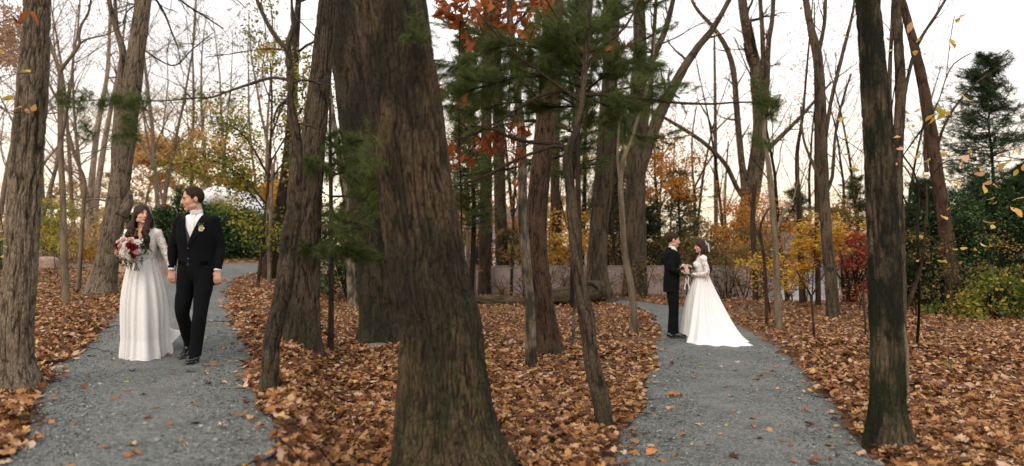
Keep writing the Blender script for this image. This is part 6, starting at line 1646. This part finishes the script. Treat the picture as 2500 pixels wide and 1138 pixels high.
        for u, wd in ((-.06, .028), (-.03, .036), (.05, .034), (.14, .047), (.20, .040), (.232, .020)):
            c = a_ + d * u; zz = (a_.z - .088) + (t_.z - .020 - (a_.z - .088)) * max(0, min(1, (u + .06) / .26))
            box_pts.append((c + Vector(sd) * wd, c - Vector(sd) * wd, zz))
        V = []
        for a, b_, zz in box_pts:
            V += [(a.x, a.y, zz), (b_.x, b_.y, zz), (a.x, a.y, zz + .014), (b_.x, b_.y, zz + .014)]
        Q = [(0, 2, 3, 1), (20, 21, 23, 22)]
        for k in range(5):
            o_ = 4 * k; Q += [(o_, o_ + 1, o_ + 5, o_ + 4), (o_ + 2, o_ + 6, o_ + 7, o_ + 3), (o_, o_ + 4, o_ + 6, o_ + 2), (o_ + 1, o_ + 3, o_ + 7, o_ + 5)]
        g.add(V, Q); lobj(g, 'sole', M['shoe'], so_)
    return root

def bride(label, loc, rz, sc, arms, hands, head_yaw, head_pitch, head_roll, hem, locks, seed=1, veil=None, head_c=(0, -.015, 1.545), vback=False, ptrain=2.3, flare=1.0):
    root = thing('person', label, 'woman', loc, None, rz); root.scale = (sc, sc, sc)
    k = 1.0
    Hm = Matrix.Translation(head_c) @ Matrix.Rotation(head_yaw, 4, 'Z') @ Matrix.Rotation(head_roll, 4, 'Y') @ Matrix.Rotation(head_pitch, 4, 'X')
    g = Geo(); torso_prims(g, k, True)
    cap(g, [(0, .02, 1.36), (0, .004, 1.42), (head_c[0] * .7, -.006, 1.475)], [.062, .048, .046], sides=16)
    hg = head_geo(.93, True); xf(hg, Hm); merge(g, hg)
    for sx in (-1, 1): cap(g, [(sx * .085, .01, .88), (sx * .08, 0, .48), (sx * .08, .02, .10)], [.085, .055, .036]); cap(g, [(sx * .08, .04, .05), (sx * .08, -.12, .03)], [.03, .025], [.025, .016])
    for (s_, e_, w_) in arms: cap(g, [s_, e_, w_], [.043, .036, .023])
    for h in hands: hand(g, *h, s=.88)
    lobj(remesh(g, .0055, 3), 'body', M['skin'], root)
    head_details(root, Hm, .93, True)
    # bodice of lace over satin
    g = Geo(); torso_prims(g, k, True, .008); me = remesh(g, .007, 2)
    cut(me, lambda x, y, z: z < 1.085 or z > 1.385 or (y < (.03) and z > 1.235 + abs(x) * 1.25) or (y > 0 and z > 1.30 + abs(x) * .6))
    lobj(me, 'bodice', M['gown'], root)
    me = me.copy(); ripple(me, .0028, 60, 60, 60, 3); 
    n = len(me.vertices); co = np.zeros(n * 3, np.float32); me.vertices.foreach_get('co', co); no = np.zeros(n * 3, np.float32); me.vertices.foreach_get('normal', no); me.vertices.foreach_set('co', co + no * .004)
    lobj(me, 'lace_overlay', M['lace_full'], root)
    for (s_, e_, w_) in arms:
        g = Geo(); s_, e_, w_ = Vector(s_), Vector(e_), Vector(w_); i_ = s_ + (Vector((0, .01, s_.z)) - s_) * .25
        cap(g, [i_ + Vector((0, 0, .012)), s_ + (e_ - s_) * .1, e_, w_], [.050, .0475, .041, .029], sides=22, n=26, ends=False)
        lobj(g, 'lace_sleeve', M['lace_sheer'], root)
    # sash
    g = Geo(); cap(g, [(0, 0, 1.06), (0, 0, 1.095), (0, -.002, 1.145)], [.130, .127, .136], [.107, .105, .112], sides=40, n=12, ends=False); me = g.mesh('sash', M['sash']); ripple(me, .003, 2, 2, 90, 9); lobj(me, 'sash', M['sash'], root)
    # skirt: radial rings from the waist to a hem traced on the ground
    inv = (Matrix.Translation(loc) @ Matrix.Rotation(rz, 4, 'Z') @ Matrix.Scale(sc, 4)).inverted()
    H = []
    for (px, py) in hem:
        p = inv @ gp(px, py); H.append((math.atan2(p.y, p.x), math.hypot(p.x, p.y)))
    H.sort(); ha = np.array([h[0] for h in H]); hr = np.array([h[1] for h in H])
    nt_, nr = 288, 70
    th = np.linspace(-math.pi, math.pi, nt_, endpoint=False)
    R = np.interp(th, np.concatenate([ha - 2 * math.pi, ha, ha + 2 * math.pi]), np.concatenate([hr, hr, hr]))
    ker = np.exp(-np.linspace(-2, 2, 13) ** 2); ker /= ker.sum(); R = np.convolve(np.concatenate([R[-6:], R, R[:6]]), ker, 'valid')
    ph = np.cumsum(.6 + 1.1 * noise3(np.cos(th) * 2.3 + 7, np.sin(th) * 2.3, 0, seed)); ph *= 2 * math.pi * 17 / ph[-1]
    fold = np.sin(ph) * (.55 + .9 * noise3(np.cos(th) * 3 + 3, np.sin(th) * 3, 0, seed + 1)); fold = np.sign(fold) * np.abs(fold) ** .8
    T_ = np.linspace(0, 1, nr)[:, None]
    x0, y0 = .128, .105
    r0 = (x0 * y0) / np.sqrt((y0 * np.cos(th)) ** 2 + (x0 * np.sin(th)) ** 2)
    Rn = R[None]; long_ = np.clip((Rn - .42) / 1.0, 0, 1)
    bell = (1 - long_) * .05 * np.sin(np.pi * np.clip(T_ * 1.25, 0, 1)) * (1 - T_ * .4) * flare
    rad = r0[None] + (Rn - r0[None]) * T_ ** (1.0 + .15 * long_) + bell * (1 if True else 0)
    zt = 1.075
    p_ = 1.0 + (ptrain - 1.0) * long_
    z = zt * (1 - T_) ** p_
    amp = (.004 + .030 * T_ ** .8) * (1 + .9 * long_)
    rad = rad + fold[None] * amp * np.where(T_ > .97, .8, 1)
    z = z + long_ * .035 * T_ * (fold[None] > -2) * (np.sin(th * 23)[None] * .5 + .5) * np.sin(np.pi * T_) * 1.0
    z = np.maximum(z, .012 + .022 * long_ * np.abs(fold)[None] * (1 - T_))
    xx, yy = rad * np.cos(th)[None], rad * np.sin(th)[None]
    # keep the train on the real ground
    W = np.stack([xx, yy, z], -1)
    fw = inv.inverted(); A_ = np.array(fw.to_3x3()); tt = np.array(fw.translation)
    Wd = W @ A_.T + tt; gz_ = ground_h(Wd[..., 0], Wd[..., 1]) - tt[2]; W[..., 2] += gz_ / sc * np.clip(1 - W[..., 2] / .4, 0, 1) + .010 * np.clip(T_ * 3 - 1.5, 0, 1)
    i = np.arange(nr - 1)[:, None] * nt_; j = np.arange(nt_)[None]; j2 = (j + 1) % nt_
    g = Geo(); g.add(W.reshape(-1, 3), np.stack([i + j, i + nt_ + j, i + nt_ + j2, i + j2], -1).reshape(-1, 4)); sk = lobj(g, 'skirt', M['gown'], root)
    # lace edging along the hem
    e_ = W[-1]; e1 = W[-3]; dv = e_ - e1; sca = (.016 + .012 * np.abs(np.sin(th * 40)))[:, None]
    dn = dv / np.maximum(np.linalg.norm(dv, axis=1, keepdims=True), 1e-6)
    E = np.stack([e_ - dn * .03 + [0, 0, .006], e_ + [0, 0, .005], e_ + dn * sca * [[1, 1, .2]] + [0, 0, .003]], 0)
    i = np.arange(2)[:, None] * nt_; g = Geo(); g.add(E.reshape(-1, 3), np.stack([i + j, i + nt_ + j, i + nt_ + j2, i + j2], -1).reshape(-1, 4)); lobj(g, 'lace_hem', M['lace_full'], root)
    # hair
    hc = lobj(hair_cap(root, Hm, .93, True, seed), 'hair', M['hair_f'], root)
    rg = random.Random(seed); g = Geo(); c0 = Vector(head_c)
    for (ang, ang2, z_end, out_, n) in locks:
        for q in range(n):
            a = rg.uniform(ang, ang2) + head_yaw; s0 = Hm @ (Vector((math.sin(a - head_yaw) * .070, -math.cos(a - head_yaw) * .080 + .012, rg.uniform(-.01, .085))) * .93)
            ze = z_end + rg.uniform(-.05, .07); o_ = out_ * rg.uniform(.7, 1.25); ph = rg.uniform(0, 6.28); wv = rg.uniform(.010, .024)
            mid = c0 + Vector((math.sin(a) * .093, -math.cos(a) * .093 + .012, -.05)) ; nk = c0 + Vector((math.sin(a) * .10 * rg.uniform(.7, 1.1), -math.cos(a) * .095, -.16))
            fr = math.cos(a) > .12; end = Vector((c0.x + math.sin(a) * o_ * (.85 if fr else 1), -.158 + rg.uniform(-.012, .01) if fr else .135, ze)); nk.y = -.115 if fr else nk.y
            Q, _, u = resample([s0, mid, nk, nk.lerp(end, .5), end], [1] * 5, 18)
            for i_ in range(18):
                t_ = i_ / 17; Q[i_] += np.array([math.cos(ph + t_ * 19), math.sin(ph + t_ * 19), 0]) * wv * min(1, t_ * 1.8)
            tube(g, Q, [.006 + .0065 * math.sin(math.pi * min(1, .25 + i_ / 19)) * (1 if i_ < 14 else (18 - i_) / 4.5) for i_ in range(18)], 6, cap=True)
    lobj(g, 'curls', M['hair_f'], root)
    # hair comb of white blossoms
    for q in range(5):
        g = Geo(); p = Hm @ Vector((-.055 if veil != 'R' else .06, .055 + .012 * math.sin(q), .075 - .022 * q)); ell(g, p + Vector((0, .012, 0)), (.011, .009, .010), nu=8, nv=6); lobj(g, 'hair_blossom', M['shirt'], root)
    if veil:
        g = Geo(); V = []; nu, nv = 40, 34
        for i_ in range(nv):
            t_ = i_ / (nv - 1)
            for j_ in range(nu):
                s = j_ / (nu - 1) * 2 - 1
                if veil == 'L':
                    x = s * (.035 + .24 * t_) + .10 * t_ + .06 * t_ * t_; y = .115 + .30 * t_ + .30 * t_ ** 2 + .035 * math.sin(s * 11 + t_ * 2) * t_; zz = 1.60 - 1.50 * t_ - .02 * math.cos(s * 3)
                else:
                    x = s * (.02 + .03 * t_) + .01; y = .100 + .02 * t_ + .008 * math.sin(s * 9); zz = 1.60 - .15 * t_
                V.append((x, y, zz))
        g.add(V, [(i_ * nu + j_, i_ * nu + j_ + 1, (i_ + 1) * nu + j_ + 1, (i_ + 1) * nu + j_) for i_ in range(nv - 1) for j_ in range(nu - 1)]); lobj(g, 'veil', M['veil'], root)
    return root, fw

# ---- bouquet
RC = {'burgundy': plain('burgundy_petals', (.16, .006, .014), .6, .3, 60, .3), 'blush': plain('blush_petals', (.72, .46, .40), .6, .3, 60, .1), 'ivory': plain('ivory_petals', (.80, .76, .66), .6, .3, 60, .06), 'white': plain('white_petals', (.84, .82, .80), .6, .3, 60, .06)}
RM = {k_: rose(m_, .034, i_, 'rose') for i_, (k_, m_) in enumerate(RC.items())}
def bouquet(label, c, view, R_, seed, tilt):
    """c centre of the dome of flowers, view = unit vector the dome faces"""
    root = thing('bouquet', label, 'bouquet', c); rg = random.Random(seed); v = Vector(view).normalized()
    q0 = v.to_track_quat('Z', 'Y')
    lay = [(0, -.3, 'ivory', 1.25), (-.45, .05, 'blush', 1.05), (-.28, .52, 'blush', 1.0), (.35, .10, 'burgundy', 1.15), (.62, -.05, 'burgundy', 1.1), (-.80, .10, 'burgundy', 1.15), (-.62, .02, 'burgundy', 1.0), (.28, .55, 'blush', 1.1), (-.05, .95, 'burgundy', .9),
           (-.60, .75, 'white', .8), (-.88, .45, 'ivory', 1.0), (-.82, -.42, 'blush', 1.0), (.88, -.38, 'blush', .9), (-.38, -.80, 'blush', .8), (.55, .88, 'burgundy', .7), (.80, .45, 'white', .8), (.30, -.85, 'ivory', .8), (0, .22, 'white', .85), (-.15, -.75, 'white', .7), (.6, -.7, 'burgundy', .8)]
    for (a, b_, kd, s) in lay:
        h = math.sqrt(max(0, 1.15 - .7 * (a * a + b_ * b_)))
        p = q0 @ Vector((a * R_ * .86, b_ * R_ * .86, (h - .45) * R_ * .9)); nrm = (q0 @ Vector((a * .75, b_ * .75, 1))).normalized()
        link('rose', RM[kd], root, Matrix.LocRotScale(p, nrm.to_track_quat('Z', 'Y'), Vector((s, s, s)) * (R_ / .15)))
    g = Geo(); P = []
    for k_ in range(230):
        a = rg.uniform(0, 6.28); r_ = rg.uniform(.3, 1.32) * R_; h = rg.uniform(-.5, .25) * R_; P.append(tuple(q0 @ Vector((math.cos(a) * r_, math.sin(a) * r_, h))))
    scatter(g, BEECH, P, np.full(len(P), .042), 1.6, 0.2, np.random.default_rng(seed)); o = lobj(g, 'greenery', M['hedge'], root, kind='stuff')
    for k_ in range(14):
        a = rg.uniform(0, 6.28); g = Geo(); d = q0 @ Vector((math.cos(a), math.sin(a), rg.uniform(-.1, .5))); P_, _ = wander(rg, d * R_ * .6, d, R_ * .85, 5, .12); tube(g, P_, [.0016] * 6, 4)
        for p in P_[2:]: ell(g, p + Vector((rg.gauss(0, .006), rg.gauss(0, .006), rg.gauss(0, .006))), (.006, .006, .006), nu=6, nv=5)
        lobj(g, 'sprig', M['fern' if k_ % 2 else 'needle'], root)
    ax = Vector(tilt).normalized(); g = Geo()
    for k_ in range(16):
        o_ = Vector((rg.uniform(-1, 1), rg.uniform(-1, 1), 0)) * .018; tube(g, [o_ * 1.6 - v * R_ * .1, o_ * .8 + ax * R_ * .9, o_ * 2.0 + ax * R_ * 1.65], [.003, .003, .003], 5, cap=True)
    lobj(g, 'stems', M['needle'], root, kind='stuff')
    g = Geo(); cap(g, [ax * R_ * .55, ax * R_ * 1.15], [.024, .022], sides=14, n=6); lobj(g, 'ribbon_wrap', M['tie'], root)
    for sx in (-1, 1):
        g = Geo(); V = []
        for k_ in range(9):
            t_ = k_ / 8; c_ = ax * R_ * (.9) + Vector((sx * (.012 + .022 * t_ + .008 * math.sin(t_ * 9)), -.03 + .008 * math.cos(t_ * 8), -.24 * t_)); V += [(c_.x - .009, c_.y, c_.z), (c_.x + .009, c_.y + .004, c_.z)]
        g.add(V, [(2 * k_, 2 * k_ + 1, 2 * k_ + 3, 2 * k_ + 2) for k_ in range(8)]); lobj(g, 'ribbon_tail', M['tie'], root)
    return root

# left couple, walking hand in hand towards the camera
gl = gp(480, 889)
groom('man in black suit and grey waistcoat walking hand in hand with the bride', gl + Vector((0, 0, .035)), math.radians(2), 1.035,
      [((.09, 0, .93), (.075, -.10, .50), (.025, -.11, .085), (.035, -.27, .045)), ((-.09, 0, .93), (-.135, -.02, .50), (-.165, .25, .14), (-.175, .12, .045))],
      [((.170, .01, 1.44), (.230, .035, 1.17), (.222, -.03, .925)), ((-.170, .01, 1.44), (-.247, .03, 1.17), (-.250, .0, .935))],
      math.radians(-58), math.radians(8),
      [((.222, -.032, .918), (.0, -.06, -1), (0, 1, 0), (1, 0, 0), -1, .55), ((-.250, .0, .93), (-.03, .02, -1), (0, 1, 0), (1, 0, 0), 1, .5)], coat_x=-.045, head_dx=-.03)
bl = gp(348, 879)
hemL = [(302, 879), (309, 886), (325, 890), (347, 891), (368, 890), (383, 886), (392, 879), (402, 864), (414, 852), (434, 838), (437, 826), (474, 806), (468, 796), (440, 796), (400, 815), (345, 862), (316, 870)]
B1, fw1 = bride('bride in white lace gown walking and smiling up at her groom, bouquet in hand', bl + Vector((0, 0, .02)), math.radians(4), 1.02,
      [((-.150, .01, 1.345), (-.235, .03, 1.13), (-.05, -.20, 1.075)), ((.150, .01, 1.345), (.250, .0, 1.12), (.375, -.15, .935))],
      [((-.045, -.215, 1.072), (.75, -.45, -.1), (-.2, -.3, -1), (0, -.6, .6), 1, 1.2), ((.378, -.152, .930), (.35, -.25, -1), (.5, .6, 0), (.6, -.7, 0), -1, .8)],
      math.radians(42), math.radians(-4), math.radians(6), hemL,
      [(math.radians(60), math.radians(270), 1.20, .15, 46), (math.radians(-112), math.radians(-80), 1.16, .11, 22), (math.radians(10), math.radians(38), 1.19, .14, 18)], seed=5, veil='L')
bouquet('bouquet of burgundy, blush and ivory roses held by the walking bride', fw1 @ Vector((-.02, -.27, 1.185)), (-.1, -1, .25), .15, 3, (.22, .12, -1))
# right couple, face to face
gr = gp(1641, 829)
groom('man in black suit standing in profile facing the bride on the path', gr + Vector((0, 0, .035)), math.radians(82), 1.015,
      [((.09, 0, .93), (.09, -.02, .50), (.085, .0, .088), (.10, -.17, .045)), ((-.09, 0, .93), (-.09, -.03, .50), (-.095, -.03, .088), (-.115, -.20, .045))],
      [((.178, .01, 1.44), (.225, .02, 1.18), (.10, -.225, 1.085)), ((-.178, .01, 1.44), (-.235, .03, 1.17), (-.11, -.215, 1.08))],
      math.radians(8), math.radians(10),
      [((.10, -.23, 1.085), (-.4, -.9, .0), (-.9, .4, 0), (0, 0, 1), 1, .8), ((-.11, -.22, 1.08), (.4, -.9, .0), (.9, .4, 0), (0, 0, 1), 1, .8)])
br = gp(1713, 832)
hemR = [(1659, 823), (1662, 829), (1700, 833), (1688, 848), (1720, 853), (1760, 857), (1800, 859), (1835, 861), (1866, 857), (1862, 851), (1830, 843), (1800, 828), (1770, 820), (1740, 815), (1690, 814), (1665, 817)]
B2, fw2 = bride('bride in white lace gown with long train standing in profile facing her groom', br + Vector((0, 0, .02)), math.radians(-98), 1.03,
      [((-.150, .01, 1.345), (-.215, -.02, 1.12), (-.07, -.215, 1.09)), ((.150, .01, 1.345), (.215, .05, 1.105), (.09, -.19, 1.085))],
      [((-.07, -.22, 1.09), (.2, -.9, .1), (.9, .2, 0), (0, 0, 1), 1, 1.0), ((.088, -.20, 1.085), (-.3, -.9, .05), (-.9, -.2, 0), (0, 0, 1), 1, 1.0)],
      math.radians(8), math.radians(4), 0, hemR,
      [(math.radians(70), math.radians(290), 1.15, .14, 70)], seed=9, veil='R', ptrain=3.0)
bouquet('bouquet of burgundy and ivory roses held between the couple in profile', fw2 @ Vector((.11, -.26, 1.165)), (.05, -1, .3), .108, 8, (.1, .1, -1))
